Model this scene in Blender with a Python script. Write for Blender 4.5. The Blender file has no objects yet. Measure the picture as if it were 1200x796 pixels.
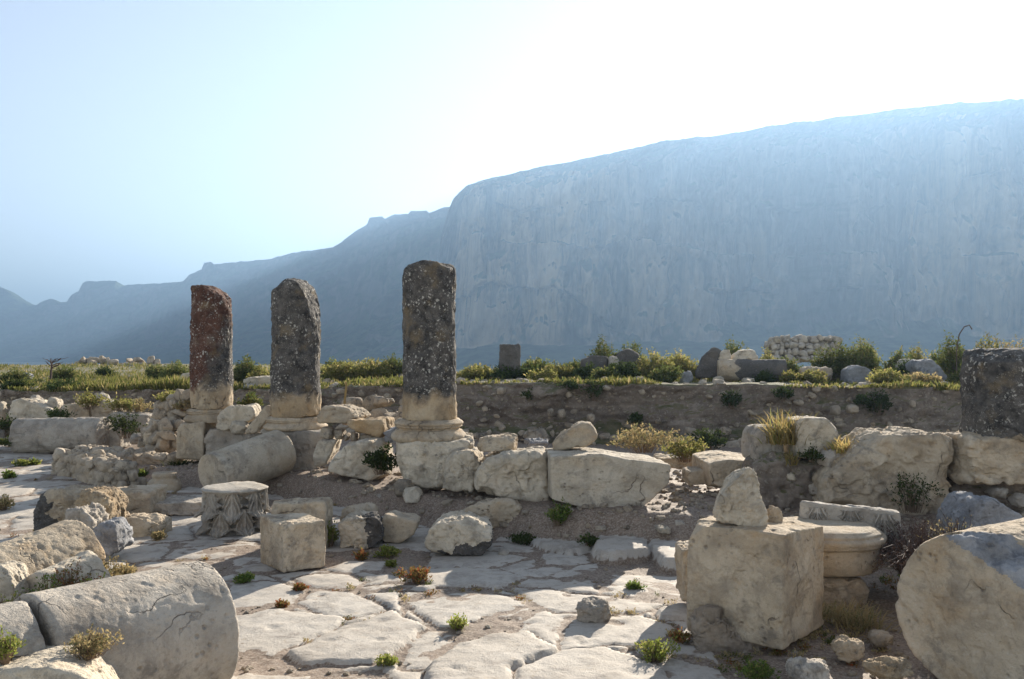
import bpy, bmesh, math, random
import numpy as np
from mathutils import Vector, Matrix

# ------------------------------------------------------------------ camera constants (photo is 1200 x 796)
FPX, HOR, EYE = 1039.0, 415.0, 1.7
R = math.radians
scene = bpy.context.scene
COL = scene.collection


def P(u, v, Y):
    """photo pixel at distance Y -> world point"""
    return Vector(((u - 600.0) / FPX * Y, Y, EYE - (v - HOR) / FPX * Y))


def YG(v, g=0.0):
    """distance at which photo row v meets the level z = g"""
    return (EYE - g) * FPX / (v - HOR)


# ------------------------------------------------------------------ numpy noise
def _hash(ix, iy, iz, seed):
    n = (ix.astype(np.int64) * 374761393 + iy.astype(np.int64) * 668265263 + iz.astype(np.int64) * 2147483647 + seed * 974634777) & 0xFFFFFFFF
    n = ((n ^ (n >> 13)) * 1274126177) & 0xFFFFFFFF
    n = ((n ^ (n >> 16)) * 2246822519) & 0xFFFFFFFF
    return ((n ^ (n >> 15)) & 0xFFFFFF) / float(0xFFFFFF)


def vnoise(p, seed=0):
    i = np.floor(p).astype(np.int64)
    f = p - i
    w = f * f * f * (f * (f * 6 - 15) + 10)
    out = 0
    for dx in (0, 1):
        for dy in (0, 1):
            for dz in (0, 1):
                h = _hash(i[:, 0] + dx, i[:, 1] + dy, i[:, 2] + dz, seed)
                out = out + h * (w[:, 0] if dx else 1 - w[:, 0]) * (w[:, 1] if dy else 1 - w[:, 1]) * (w[:, 2] if dz else 1 - w[:, 2])
    return out


def fbm(p, octv=4, seed=0, gain=0.5):
    """fractal noise in -1..1"""
    a, s, o = 1.0, 0.0, 0.0
    q = np.asarray(p, float).copy()
    for k in range(octv):
        o = o + a * (vnoise(q, seed + k * 17) * 2 - 1)
        s += a
        a *= gain
        q = q * 2.03 + 11.7
    return o / s


def sstep(x, a=0.0, b=1.0):
    t = np.clip((x - a) / (b - a), 0, 1)
    return t * t * (3 - 2 * t)


# ------------------------------------------------------------------ object helpers
def tag(o, label=None, cat=None, group=None, kind=None):
    if label: o['label'] = label
    if cat:
        o['category'] = cat
        kind = kind or 'thing'
    if group: o['group'] = group
    if kind: o['kind'] = kind
    return o


def mesh_obj(name, V, F, mat, parent=None, origin=None, smooth=True, mats=None, fmat=None):
    """V (n,3) in world space; the object's origin goes to the base centre"""
    V = np.asarray(V, float)
    if origin is None:
        origin = ((V[:, 0].min() + V[:, 0].max()) / 2, (V[:, 1].min() + V[:, 1].max()) / 2, V[:, 2].min())
    o0 = np.array(origin)
    me = bpy.data.meshes.new(name)
    if isinstance(F, np.ndarray):
        n, k = F.shape
        me.vertices.add(len(V)); me.vertices.foreach_set('co', (V - o0).astype(np.float32).ravel())
        me.loops.add(n * k); me.loops.foreach_set('vertex_index', F.astype(np.int32).ravel())
        me.polygons.add(n); me.polygons.foreach_set('loop_start', np.arange(0, n * k, k, dtype=np.int32))
        try:
            me.polygons.foreach_set('loop_total', np.full(n, k, dtype=np.int32))
        except Exception:
            pass
        me.update(calc_edges=True)
        me.validate()
    else:
        me.from_pydata([tuple(v) for v in (V - o0)], [], F)
        me.update()
    for m in (mats or [mat]):
        me.materials.append(m)
    if fmat is not None:
        me.polygons.foreach_set('material_index', np.asarray(fmat, dtype=np.int32))
    me.polygons.foreach_set('use_smooth', np.full(len(me.polygons), smooth, dtype=bool))
    ob = bpy.data.objects.new(name, me)
    COL.objects.link(ob)
    ob.location = origin
    if parent is not None:
        ob.parent = parent
        ob.location = Vector(origin) - parent.location
    return ob


def empty(name, loc):
    o = bpy.data.objects.new(name, None)
    COL.objects.link(o)
    o.location = loc
    o.empty_display_size = 0.1
    return o


def grid_faces(nr, nc, wrap=False):
    r, c = np.meshgrid(np.arange(nr - 1), np.arange(nc if wrap else nc - 1), indexing='ij')
    c2 = (c + 1) % nc
    return np.stack([r * nc + c, r * nc + c2, (r + 1) * nc + c2, (r + 1) * nc + c], -1).reshape(-1, 4)


_cs = {}


def cube_sphere(N):
    if N in _cs: return _cs[N]
    idx, pts, faces = {}, [], []

    def vid(k):
        if k not in idx:
            idx[k] = len(pts)
            pts.append([math.tan((c / N * 2 - 1) * math.pi / 4) for c in k])
        return idx[k]
    for ax in range(3):
        for side in (0, N):
            a, b = (ax + 1) % 3, (ax + 2) % 3
            for i in range(N):
                for j in range(N):
                    q = []
                    for di, dj in ((0, 0), (1, 0), (1, 1), (0, 1)):
                        k = [0, 0, 0]
                        k[ax] = side; k[a] = i + di; k[b] = j + dj
                        q.append(vid(tuple(k)))
                    faces.append(q if side else q[::-1])
    pts = np.array(pts)
    _cs[N] = (pts, np.array(faces))
    return _cs[N]


def hull_planes(q):
    bm = bmesh.new()
    for p in q: bm.verts.new(p)
    bmesh.ops.convex_hull(bm, input=list(bm.verts))
    bm.normal_update()
    out = {}
    for f in bm.faces:
        n = f.normal
        if n.length < .5: continue
        d = n.dot(f.verts[0].co)
        out[tuple(round(x, 3) for x in (*n, d))] = (np.array(n), d)
    bm.free()
    pl = list(out.values())
    return np.array([a for a, _ in pl]), np.array([b for _, b in pl])


def vnormals(V, F):
    a, b, c, d = (V[F[:, k]] for k in range(4))
    fn = np.cross(c - a, d - b)
    N = np.zeros_like(V)
    for k in range(4):
        np.add.at(N, F[:, k], fn)
    return N / (np.linalg.norm(N, axis=1, keepdims=True) + 1e-12)


def stone_geo(pts, N=18, p=22, amp=.012, chips=4, seed=0, yaw=0.0, cuts=(), bite=(.80, .95), freq=None, fine=.35, scoops=0, facet=.55):
    """A worn stone: the soft intersection of the convex hull's planes (plus random chip planes), roughened with noise."""
    rng = np.random.default_rng(seed + 5)
    pts = np.array([tuple(x) for x in pts], float)
    cy, sy = math.cos(-yaw), math.sin(-yaw)
    Rm = np.array([[cy, -sy, 0], [sy, cy, 0], [0, 0, 1]])
    L = pts @ Rm.T
    c = (L.min(0) + L.max(0)) / 2
    c = (c + L.mean(0)) / 2
    s = (L.max(0) - L.min(0)) / 2 + 1e-6
    q = (L - c) / s
    n, d = hull_planes(q)
    for (cp, cn) in cuts:
        cp = (Rm @ np.array(cp, float) - c) / s
        cn = (Rm @ np.array(cn, float)) * s
        cn /= np.linalg.norm(cn)
        n = np.vstack([n, cn]); d = np.append(d, max(.08, cn @ cp))
    for k in range(chips):
        v = q[rng.integers(len(q))] + rng.normal(0, .35, 3)
        if v[2] < -.4 and k % 3: v[2] = abs(v[2])
        v /= np.linalg.norm(v)
        sup = min((q @ v).max(), 1.7)
        n = np.vstack([n, v]); d = np.append(d, sup * rng.uniform(*bite))
    ok = d > .03
    n, d = n[ok], d[ok]
    dirs, F = cube_sphere(N)
    dirs = dirs / np.linalg.norm(dirs, axis=1, keepdims=True)
    t = np.maximum(dirs @ (n / d[:, None]).T, 1e-4)
    m = t.max(1, keepdims=True)
    r = 1.0 / (m[:, 0] * ((t / m) ** p).sum(1) ** (1.0 / p))
    V = c + dirs * r[:, None] * s
    size = float(np.mean(s)) * 2
    fr = freq or 3.2 / size
    nn = vnormals(V, F)
    disp = 1.25 * amp * fbm(V * fr, 4, seed) + amp * (fine + .15) * fbm(V * fr * 5, 3, seed + 9)
    rid = 1 - np.abs(fbm(V * fr * 1.7 + 40, 3, seed + 3))
    disp -= amp * .35 * np.clip((rid - .9) / .1, 0, 1) ** 2
    pit = fbm(V * fr * 3.1 + 90, 2, seed + 5)
    disp -= amp * 1.2 * np.clip((pit - .35) / .4, 0, 1)
    if facet > 0:                                   # broken facets: every patch of the skin gets its own small tilt and step
        for cnt, kf in ((26, .85), (90, .38)):
            cp = c + rng.uniform(-1.05, 1.05, (cnt, 3)) * s
            wv = V + np.stack([fbm(V * fr * 2 + 31 * k, 2, seed + 60 + k) for k in range(3)], 1) * float(np.mean(s)) * .22
            near = np.argmin(((wv[:, None, :] - cp[None]) / s) ** 2 @ np.ones(3), axis=1) if len(V) < 40000 else np.concatenate([np.argmin(((w_[:, None, :] - cp[None]) / s) ** 2 @ np.ones(3), axis=1) for w_ in np.array_split(wv, 8)])
            hc = rng.normal(0, .55, cnt); gc = rng.normal(0, 1.3, (cnt, 3)) / (np.mean(s) * 1.0)
            disp += facet * kf * amp * (hc[near] + (gc[near] * (V - cp[near])).sum(1).clip(-1.2, 1.2))
    for k in range(scoops):
        j = rng.integers(len(V))
        dd = np.linalg.norm((V - V[j]) / (s * rng.uniform(.25, .5)), axis=1)
        disp -= amp * 2.2 * np.clip(1 - dd, 0, 1) ** .7
    V = V + nn * disp[:, None]
    # a little overall bend so that no face stays a perfect plane
    V = V + (np.stack([fbm(V * fr * .45 + 7 * k, 2, seed + 50 + k) for k in range(3)], 1)) * amp * .8
    return V @ Rm, F


def stone(name, label, cat, pts, mat, group=None, parent=None, **kw):
    V, F = stone_geo(pts, **kw)
    o = mesh_obj(name, V, F, mat, parent)
    if parent is None: tag(o, label, cat, group)
    elif label: o['label'] = label
    return o


def front_pts(poly, Y, thick, az=0.0, scale=.92, slope=0.0, rise=0.0):
    """front face traced as photo pixels standing at distance Y, carried back by its real thickness"""
    um = sum(p[0] for p in poly) / len(poly)
    f = [P(u, v, Y + slope * (u - um) / FPX * Y) for u, v in poly]
    c = sum(f, Vector()) / len(f)
    zb = min(p.z for p in f)
    t = Vector((math.sin(az), math.cos(az), 0)) * thick
    out = list(f)
    for p in f:
        b = Vector((c.x + (p.x - c.x) * scale, c.y + (p.y - c.y) * scale, zb + (p.z - zb) * (scale * .5 + .5) + rise))
        out.append(b + t)
    return out


def rock_pts(box, Y, d, seed, n=26, e=2.6, flat=True):
    """random convex lump that fills the photo box u0,v0,u1,v1 when its foot stands at distance Y"""
    u0, v0, u1, v1 = box
    rng = np.random.default_rng(seed)
    Yc = Y + d / 2
    zb = EYE - (v1 - HOR) / FPX * Y
    zt = EYE - (v0 - HOR) / FPX * (Yc + .1 * d)
    w = (u1 - u0) / FPX * Yc
    h = max(zt - zb, .03)
    cx = ((u0 + u1) / 2 - 600) / FPX * Yc
    pts = []
    base = [(x, y, z) for x in (-1, 0, 1) for y in (-1, 0, 1) for z in (-1, 0, 1) if (x, y, z) != (0, 0, 0)]
    for b in base[:n]:
        v = np.array(b, float) + rng.normal(0, .33, 3)
        k = (np.abs(v) ** e).sum() ** (-1 / e)
        v = v * k * rng.uniform(.88, 1.04)
        if flat and v[2] < -.5: v[2] = -.9
        pts.append((cx + v[0] * w / 2, Yc + v[1] * d / 2, zb + (v[2] + .9) / 1.9 * h))
    return pts


def corner_box(u, v, g, azr, lr, azl, ll, h, hs=(1, 1, 1, 1), tl=0.0):
    """box whose nearest bottom corner is at pixel (u,v) on level g; sides run along azr / azl (compass angles from +Y)"""
    c = P(u, v, YG(v, g))
    a = Vector((math.sin(azr), math.cos(azr), 0)) * lr
    b = Vector((math.sin(azl), math.cos(azl), 0)) * ll
    base = [c, c + a, c + a + b, c + b]
    return base + [p + Vector((0, 0, h * k)) for p, k in zip(base, hs)]


def cyl_pts(c0, c1, r0, r1, n=36):
    c0, c1 = Vector(c0), Vector(c1)
    ax = (c1 - c0).normalized()
    x = ax.orthogonal().normalized(); y = ax.cross(x)
    out = []
    for k in range(n):
        a = 2 * math.pi * k / n
        dvec = x * math.cos(a) + y * math.sin(a)
        out.append(c0 + dvec * r0); out.append(c1 + dvec * r1)
    return out
# ------------------------------------------------------------------ materials
def new_mat(name):
    m = bpy.data.materials.new(name)
    m.use_nodes = True
    nt = m.node_tree
    nt.nodes.clear()
    return m, nt


class NT:
    def __init__(s, nt): s.nt = nt
    def n(s, typ, **kw):
        x = s.nt.nodes.new(typ)
        for k, v in kw.items():
            if k.startswith('i_'):
                x.inputs[k[2:].replace('_', ' ')].default_value = v
            else: setattr(x, k, v)
        return x
    def l(s, a, b): s.nt.links.new(a, b)
    def noise(s, vec, scale, detail=5, rough=.55, dist=0.0):
        x = s.n('ShaderNodeTexNoise')
        x.inputs['Scale'].default_value = scale; x.inputs['Detail'].default_value = detail
        x.inputs['Roughness'].default_value = rough; x.inputs['Distortion'].default_value = dist
        s.l(vec, x.inputs['Vector'])
        return x.outputs['Fac']
    def ramp(s, fac, a, b, ca=(0, 0, 0, 1), cb=(1, 1, 1, 1)):
        x = s.n('ShaderNodeValToRGB')
        x.color_ramp.elements[0].position = a; x.color_ramp.elements[1].position = b
        x.color_ramp.elements[0].color = ca; x.color_ramp.elements[1].color = cb
        s.l(fac, x.inputs['Fac'])
        return x.outputs['Color']
    def mix(s, fac, a, b, mode='MIX'):
        x = s.n('ShaderNodeMix', data_type='RGBA', blend_type=mode)
        for sock, v in ((x.inputs[0], fac), (x.inputs[6], a), (x.inputs[7], b)):
            if hasattr(v, 'links') or hasattr(v, 'is_linked'): s.l(v, sock)
            else: sock.default_value = v if not isinstance(v, tuple) else (*v, 1) if len(v) == 3 else v
        return x.outputs[2]
    def math(s, op, a, b=None, clamp=False):
        x = s.n('ShaderNodeMath', operation=op); x.use_clamp = clamp
        for sock, v in ((x.inputs[0], a), (x.inputs[1], b)):
            if v is None: continue
            if hasattr(v, 'is_linked'): s.l(v, sock)
            else: sock.default_value = v
        return x.outputs[0]
    def out(s, sh, disp=None):
        o = s.n('ShaderNodeOutputMaterial')
        s.l(sh, o.inputs['Surface'])


def coords(g, stretch=None):
    tc = g.n('ShaderNodeTexCoord'); oi = g.n('ShaderNodeObjectInfo')
    off = g.n('ShaderNodeVectorMath', operation='SCALE'); off.inputs[0].default_value = (37.0, 61.0, 23.0)
    g.l(oi.outputs['Random'], off.inputs['Scale'])
    add = g.n('ShaderNodeVectorMath', operation='ADD')
    g.l(tc.outputs['Object'], add.inputs[0]); g.l(off.outputs[0], add.inputs[1])
    return add.outputs[0], oi.outputs['Random'], tc.outputs['Object']


def stone_mat(name, c1, c2, lichen=.35, ochre=.25, dark=(.09, .085, .08), bump=.5, zband=None, red=0.0, pitscale=22., speck=0.0):
    """limestone: two tones in soft clouds, ochre stains, grey-black lichen crust, pits and fine grain"""
    m, nt = new_mat(name)
    g = NT(nt)
    vec, rnd, obj = coords(g)
    n1 = g.noise(vec, 2.6, 6, .6)
    base = g.mix(g.ramp(n1, .32, .68), c1, c2)
    # per-stone tone shift
    hsv = g.n('ShaderNodeHueSaturation')
    g.l(base, hsv.inputs['Color'])
    g.l(g.math('MULTIPLY_ADD', rnd, .30), hsv.inputs['Value'])
    hsv.inputs['Value'].links[0].from_node.inputs[2].default_value = .84
    base = hsv.outputs[0]
    n2 = g.noise(vec, 5.5, 5, .6, .6)
    oc = g.math('MULTIPLY', g.ramp(n2, .52, .74), ochre)
    base = g.mix(oc, base, (.42, .25, .10))
    n3 = g.noise(vec, 7.5, 8, .72, .3)
    n3b = g.noise(vec, 1.7, 3, .5)
    lf = g.math('MULTIPLY', g.ramp(n3, .50, .62), g.ramp(n3b, .40, .62))
    base = g.mix(g.math('MULTIPLY', lf, lichen), base, dark)
    n4 = g.noise(vec, 55., 4, .7)
    base = g.mix(g.math('MULTIPLY', g.ramp(n4, .55, .72), .35), base, (.14, .12, .10))
    base = g.mix(g.math('MULTIPLY', g.ramp(n4, .30, .44, (1, 1, 1, 1), (0, 0, 0, 1)), .30), base, (.62, .57, .49))
    wv = g.n('ShaderNodeVectorMath', operation='ADD'); nz = g.n('ShaderNodeTexNoise'); nz.inputs['Scale'].default_value = 4.0; nz.inputs['Detail'].default_value = 5
    g.l(vec, nz.inputs['Vector']); sc = g.n('ShaderNodeVectorMath', operation='SCALE'); sc.inputs['Scale'].default_value = .35
    g.l(nz.outputs['Color'], sc.inputs[0]); g.l(vec, wv.inputs[0]); g.l(sc.outputs[0], wv.inputs[1])
    vc = g.n('ShaderNodeTexVoronoi', feature='DISTANCE_TO_EDGE'); vc.inputs['Scale'].default_value = 2.3; g.l(wv.outputs[0], vc.inputs['Vector'])
    crk = g.math('MULTIPLY', g.ramp(vc.outputs['Distance'], .002, .011, (1, 1, 1, 1), (0, 0, 0, 1)), g.ramp(g.noise(vec, 2.1, 2), .57, .66))
    base = g.mix(g.math('MULTIPLY', crk, .6), base, (.07, .055, .045))
    base = g.mix(g.math('MULTIPLY', g.ramp(g.noise(vec, 3.3, 7, .68, .5), .47, .68), .65), base, g.mix(.5, tuple(x * .48 for x in c1), (.12, .105, .09)))
    if zband is not None:
        sep = g.n('ShaderNodeSeparateXYZ'); g.l(obj, sep.inputs[0])
        zz = g.math('ADD', sep.outputs['Z'], g.math('MULTIPLY', g.math('SUBTRACT', n2, .5), .40))
        up = g.ramp(zz, zband - .05, zband + .07)
        crust = g.mix(g.ramp(g.noise(vec, 8, 7, .75), .36, .66), (.028, .026, .025), (.15, .136, .12))
        if red:
            rx = g.math('ADD', g.math('MULTIPLY', sep.outputs['X'], -1.1), g.math('MULTIPLY', sep.outputs['Z'], .42))
            rx = g.math('ADD', rx, g.math('MULTIPLY', g.math('SUBTRACT', n2, .5), .5))
            crust = g.mix(g.math('MULTIPLY', g.ramp(rx, .14, .30), red), crust, g.mix(g.ramp(n3, .35, .65), (.045, .023, .017), (.14, .068, .046)))
        pale = g.math('MULTIPLY', g.ramp(n1, .56, .74), .5)
        crust = g.mix(pale, crust, (.27, .235, .19))
        dn = g.n('ShaderNodeTexNoise'); dn.inputs['Scale'].default_value = 26; dn.inputs['Detail'].default_value = 4; g.l(vec, dn.inputs['Vector'])
        ds = g.n('ShaderNodeVectorMath', operation='SCALE'); ds.inputs['Scale'].default_value = .07; g.l(dn.outputs['Color'], ds.inputs[0])
        dv = g.n('ShaderNodeVectorMath', operation='ADD'); g.l(vec, dv.inputs[0]); g.l(ds.outputs[0], dv.inputs[1])
        vo = g.n('ShaderNodeTexVoronoi'); vo.inputs['Scale'].default_value = 23; g.l(dv.outputs[0], vo.inputs['Vector'])
        sp = g.math('MULTIPLY', g.ramp(vo.outputs['Distance'], .22, .34, (1, 1, 1, 1), (0, 0, 0, 1)), g.ramp(g.noise(vec, 5, 3), .46, .56))
        crust = g.mix(g.math('MULTIPLY', sp, .85), crust, (.50, .47, .41))
        vo2 = g.n('ShaderNodeTexVoronoi'); vo2.inputs['Scale'].default_value = 60; g.l(dv.outputs[0], vo2.inputs['Vector'])
        sp2 = g.math('MULTIPLY', g.ramp(vo2.outputs['Distance'], .14, .30, (1, 1, 1, 1), (0, 0, 0, 1)), g.ramp(g.noise(vec, 9, 3), .42, .54))
        crust = g.mix(g.math('MULTIPLY', sp2, .75), crust, (.42, .39, .34))
        yo = g.math('MULTIPLY', g.ramp(g.noise(vec, 4.5, 4, .6), .56, .7), .6)
        crust = g.mix(yo, crust, (.20, .145, .075))
        base = g.mix(up, base, crust)
    vo = g.n('ShaderNodeTexVoronoi'); vo.inputs['Scale'].default_value = pitscale; g.l(vec, vo.inputs['Vector'])
    pit = g.ramp(vo.outputs['Distance'], .0, .32)
    pitm = g.math('MULTIPLY', g.ramp(g.noise(vec, 6, 3), .50, .64), g.math('SUBTRACT', 1.0, pit))
    base = g.mix(g.math('MULTIPLY', pitm, .45), base, (.12, .10, .085))
    h = g.math('ADD', g.math('MULTIPLY', n3, .55), g.math('MULTIPLY', n4, .30))
    h = g.math('SUBTRACT', h, g.math('MULTIPLY', pitm, .55))
    h = g.math('SUBTRACT', h, g.math('MULTIPLY', crk, .5))
    bp = g.n('ShaderNodeBump'); bp.inputs['Strength'].default_value = bump; bp.inputs['Distance'].default_value = .045
    g.l(h, bp.inputs['Height'])
    pb = g.n('ShaderNodeBsdfPrincipled'); pb.inputs['Roughness'].default_value = .92
    pb.inputs['Specular IOR Level'].default_value = .25
    g.l(base, pb.inputs['Base Color']); g.l(bp.outputs[0], pb.inputs['Normal'])
    g.out(pb.outputs[0])
    return m


def leaf_mat(name, a, b, c=None, trans=.45):
    m, nt = new_mat(name)
    g = NT(nt)
    geo = g.n('ShaderNodeNewGeometry'); oi = g.n('ShaderNodeObjectInfo')
    r = geo.outputs['Random Per Island']
    col = g.mix(r, a, b)
    if c is not None:
        col = g.mix(g.ramp(g.math('FRACT', g.math('MULTIPLY', r, 7.3)), .72, .8), col, c)
    tcn = g.n('ShaderNodeTexCoord')
    col = g.mix(g.math('MULTIPLY', g.ramp(g.noise(tcn.outputs['Object'], 2.2, 3), .38, .66), .55), col, tuple(x * .55 for x in a))
    hs = g.n('ShaderNodeHueSaturation'); g.l(col, hs.inputs['Color'])
    mm = g.n('ShaderNodeMath', operation='MULTIPLY_ADD'); g.l(oi.outputs['Random'], mm.inputs[0]); mm.inputs[1].default_value = .4; mm.inputs[2].default_value = .8
    g.l(mm.outputs[0], hs.inputs['Value'])
    d = g.n('ShaderNodeBsdfDiffuse'); t = g.n('ShaderNodeBsdfTranslucent')
    g.l(hs.outputs[0], d.inputs['Color']); g.l(hs.outputs[0], t.inputs['Color'])
    mx = g.n('ShaderNodeMixShader'); mx.inputs[0].default_value = trans
    g.l(d.outputs[0], mx.inputs[1]); g.l(t.outputs[0], mx.inputs[2])
    g.out(mx.outputs[0])
    return m


def flat_mat(name, c, rough=.9):
    m, nt = new_mat(name)
    g = NT(nt)
    vec, rnd, obj = coords(g)
    col = g.mix(g.noise(vec, 9, 4), tuple(x * .6 for x in c), tuple(min(1, x * 1.3) for x in c))
    pb = g.n('ShaderNodeBsdfPrincipled'); pb.inputs['Roughness'].default_value = rough
    g.l(col, pb.inputs['Base Color'])
    g.out(pb.outputs[0])
    return m


M = {}
M['warm'] = stone_mat('limestone_warm', (.43, .335, .225), (.56, .47, .35), .55, .42, bump=.9)
M['pale'] = stone_mat('limestone_pale', (.50, .42, .31), (.62, .545, .43), .55, .25, bump=.9)
M['grey'] = stone_mat('limestone_grey', (.38, .33, .27), (.50, .445, .37), .7, .2, bump=.9)
M['dark'] = stone_mat('limestone_crusted', (.34, .27, .185), (.48, .395, .29), 1.0, .2, dark=(.05, .047, .045), bump=1.0)
M['blue'] = stone_mat('limestone_bluish', (.25, .25, .255), (.37, .37, .375), .85, .05, dark=(.08, .085, .105), bump=1.0)
M['ochre'] = stone_mat('limestone_ochre', (.40, .27, .14), (.49, .40, .28), .6, .85, bump=.9)
M['rubble'] = stone_mat('limestone_rubble', (.32, .255, .18), (.46, .39, .30), .7, .3, bump=1.0)
M['shaft'] = stone_mat('column_shaft_crusted', (.40, .29, .17), (.50, .40, .27), .3, .5, zband=.27, bump=1.0, pitscale=15)
M['shaftred'] = stone_mat('column_shaft_reddish', (.36, .27, .17), (.45, .37, .26), .3, .5, zband=.31, red=1.0, bump=1.0, pitscale=15)
M['shaftdark'] = stone_mat('column_shaft_dark', (.30, .235, .155), (.37, .30, .21), .3, .4, zband=-.6, bump=1.0, pitscale=15)
M['mortar'] = stone_mat('brown_mortar_rubble', (.31, .235, .165), (.44, .36, .275), .15, .3, bump=1.1, pitscale=12)
M['blackdrum'] = stone_mat('dark_weathered_stone', (.075, .07, .065), (.15, .135, .12), .7, .1, bump=1.0)
M['leaf'] = leaf_mat('leaf_green', (.08, .105, .032), (.16, .18, .055), (.25, .22, .085))
M['weedyel'] = leaf_mat('weed_yellow_green', (.18, .22, .045), (.31, .34, .08), (.38, .33, .12), .5)
M['weed'] = leaf_mat('weed_green', (.09, .145, .035), (.18, .24, .055), (.26, .26, .08), .45)
M['leafdark'] = leaf_mat('leaf_dark', (.04, .058, .022), (.09, .112, .038), None, .35)
M['leafyel'] = leaf_mat('leaf_yellow_green', (.17, .175, .05), (.29, .27, .085), (.38, .30, .13), .5)
M['leafdry'] = leaf_mat('leaf_dry', (.36, .27, .13), (.50, .40, .21), (.22, .22, .10), .4)
M['grassgold'] = leaf_mat('grass_golden', (.42, .30, .11), (.55, .42, .18), (.30, .30, .10), .5)
M['rusty'] = leaf_mat('leaf_rusty', (.17, .16, .05), (.30, .15, .06), (.36, .10, .05), .4)
M['twig'] = flat_mat('twig', (.16, .11, .07))
M['twigdark'] = flat_mat('twig_dark', (.10, .065, .05))


def plain_mat():
    """pale stony site ground around the ruins, scrubby valley floor far off"""
    m, nt = new_mat('site_and_valley_ground')
    g = NT(nt)
    tc = g.n('ShaderNodeTexCoord'); vec = tc.outputs['Object']
    n = g.noise(vec, .6, 6, .65); n2 = g.noise(vec, .02, 5, .6)
    site = g.mix(g.ramp(n, .35, .65), (.38, .32, .25), (.52, .46, .38))
    val = g.mix(g.ramp(n2, .4, .6), (.10, .11, .05), (.22, .19, .11))
    ln = g.n('ShaderNodeVectorMath', operation='LENGTH'); g.l(vec, ln.inputs[0])
    mr = g.n('ShaderNodeMapRange'); mr.inputs['From Min'].default_value = 45; mr.inputs['From Max'].default_value = 75
    g.l(ln.outputs['Value'], mr.inputs['Value'])
    pb = g.n('ShaderNodeBsdfPrincipled'); pb.inputs['Roughness'].default_value = .95
    g.l(g.mix(mr.outputs[0], site, val), pb.inputs['Base Color'])
    g.out(pb.outputs[0])
    return m


def ground_mat():
    """the street: worn limestone slabs with soil in the joints (mesh attributes say which is which)"""
    m, nt = new_mat('paving_and_soil')
    g = NT(nt)
    tc = g.n('ShaderNodeTexCoord'); vec = tc.outputs['Object']
    at = g.n('ShaderNodeAttribute', attribute_name='slab'); rn = g.n('ShaderNodeAttribute', attribute_name='slabrand')
    n1 = g.noise(vec, 1.6, 6, .6); n2 = g.noise(vec, 6, 8, .7, .4); n3 = g.noise(vec, 60, 4, .7); n4 = g.noise(vec, 14, 5, .65)
    st = g.mix(g.ramp(n1, .3, .7), (.38, .33, .27), (.48, .43, .365))
    st = g.mix(g.math('MULTIPLY', rn.outputs['Fac'], .45), st, (.50, .46, .40))
    st = g.mix(g.math('MULTIPLY', g.ramp(n2, .48, .64), .6), st, (.20, .17, .14))
    st = g.mix(g.math('MULTIPLY', g.ramp(n4, .58, .70), .35), st, (.33, .24, .15))
    st = g.mix(g.math('MULTIPLY', g.ramp(n3, .56, .72), .4), st, (.16, .14, .12))
    so = g.mix(g.ramp(n4, .3, .7), (.14, .098, .068), (.27, .20, .145))
    so = g.mix(g.math('MULTIPLY', g.ramp(n1, .45, .6), .25), so, (.27, .205, .15))
    so = g.mix(g.math('MULTIPLY', g.ramp(n3, .5, .64), .65), so, (.40, .35, .29))
    so = g.mix(g.math('MULTIPLY', g.ramp(n3, .34, .46, (1, 1, 1, 1), (0, 0, 0, 1)), .6), so, (.07, .05, .038))
    fac = g.math('ADD', at.outputs['Fac'], g.math('MULTIPLY', g.math('SUBTRACT', n4, .5), .5))
    fac = g.ramp(fac, .42, .58)
    col = g.mix(fac, so, st)
    h = g.math('ADD', g.math('MULTIPLY', n2, .6), g.math('MULTIPLY', n3, .25))
    bp = g.n('ShaderNodeBump'); bp.inputs['Strength'].default_value = .8; bp.inputs['Distance'].default_value = .025
    g.l(h, bp.inputs['Height'])
    pb = g.n('ShaderNodeBsdfPrincipled'); pb.inputs['Roughness'].default_value = .8
    pb.inputs['Specular IOR Level'].default_value = .3
    g.l(col, pb.inputs['Base Color']); g.l(bp.outputs[0], pb.inputs['Normal'])
    g.out(pb.outputs[0])
    return m


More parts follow.
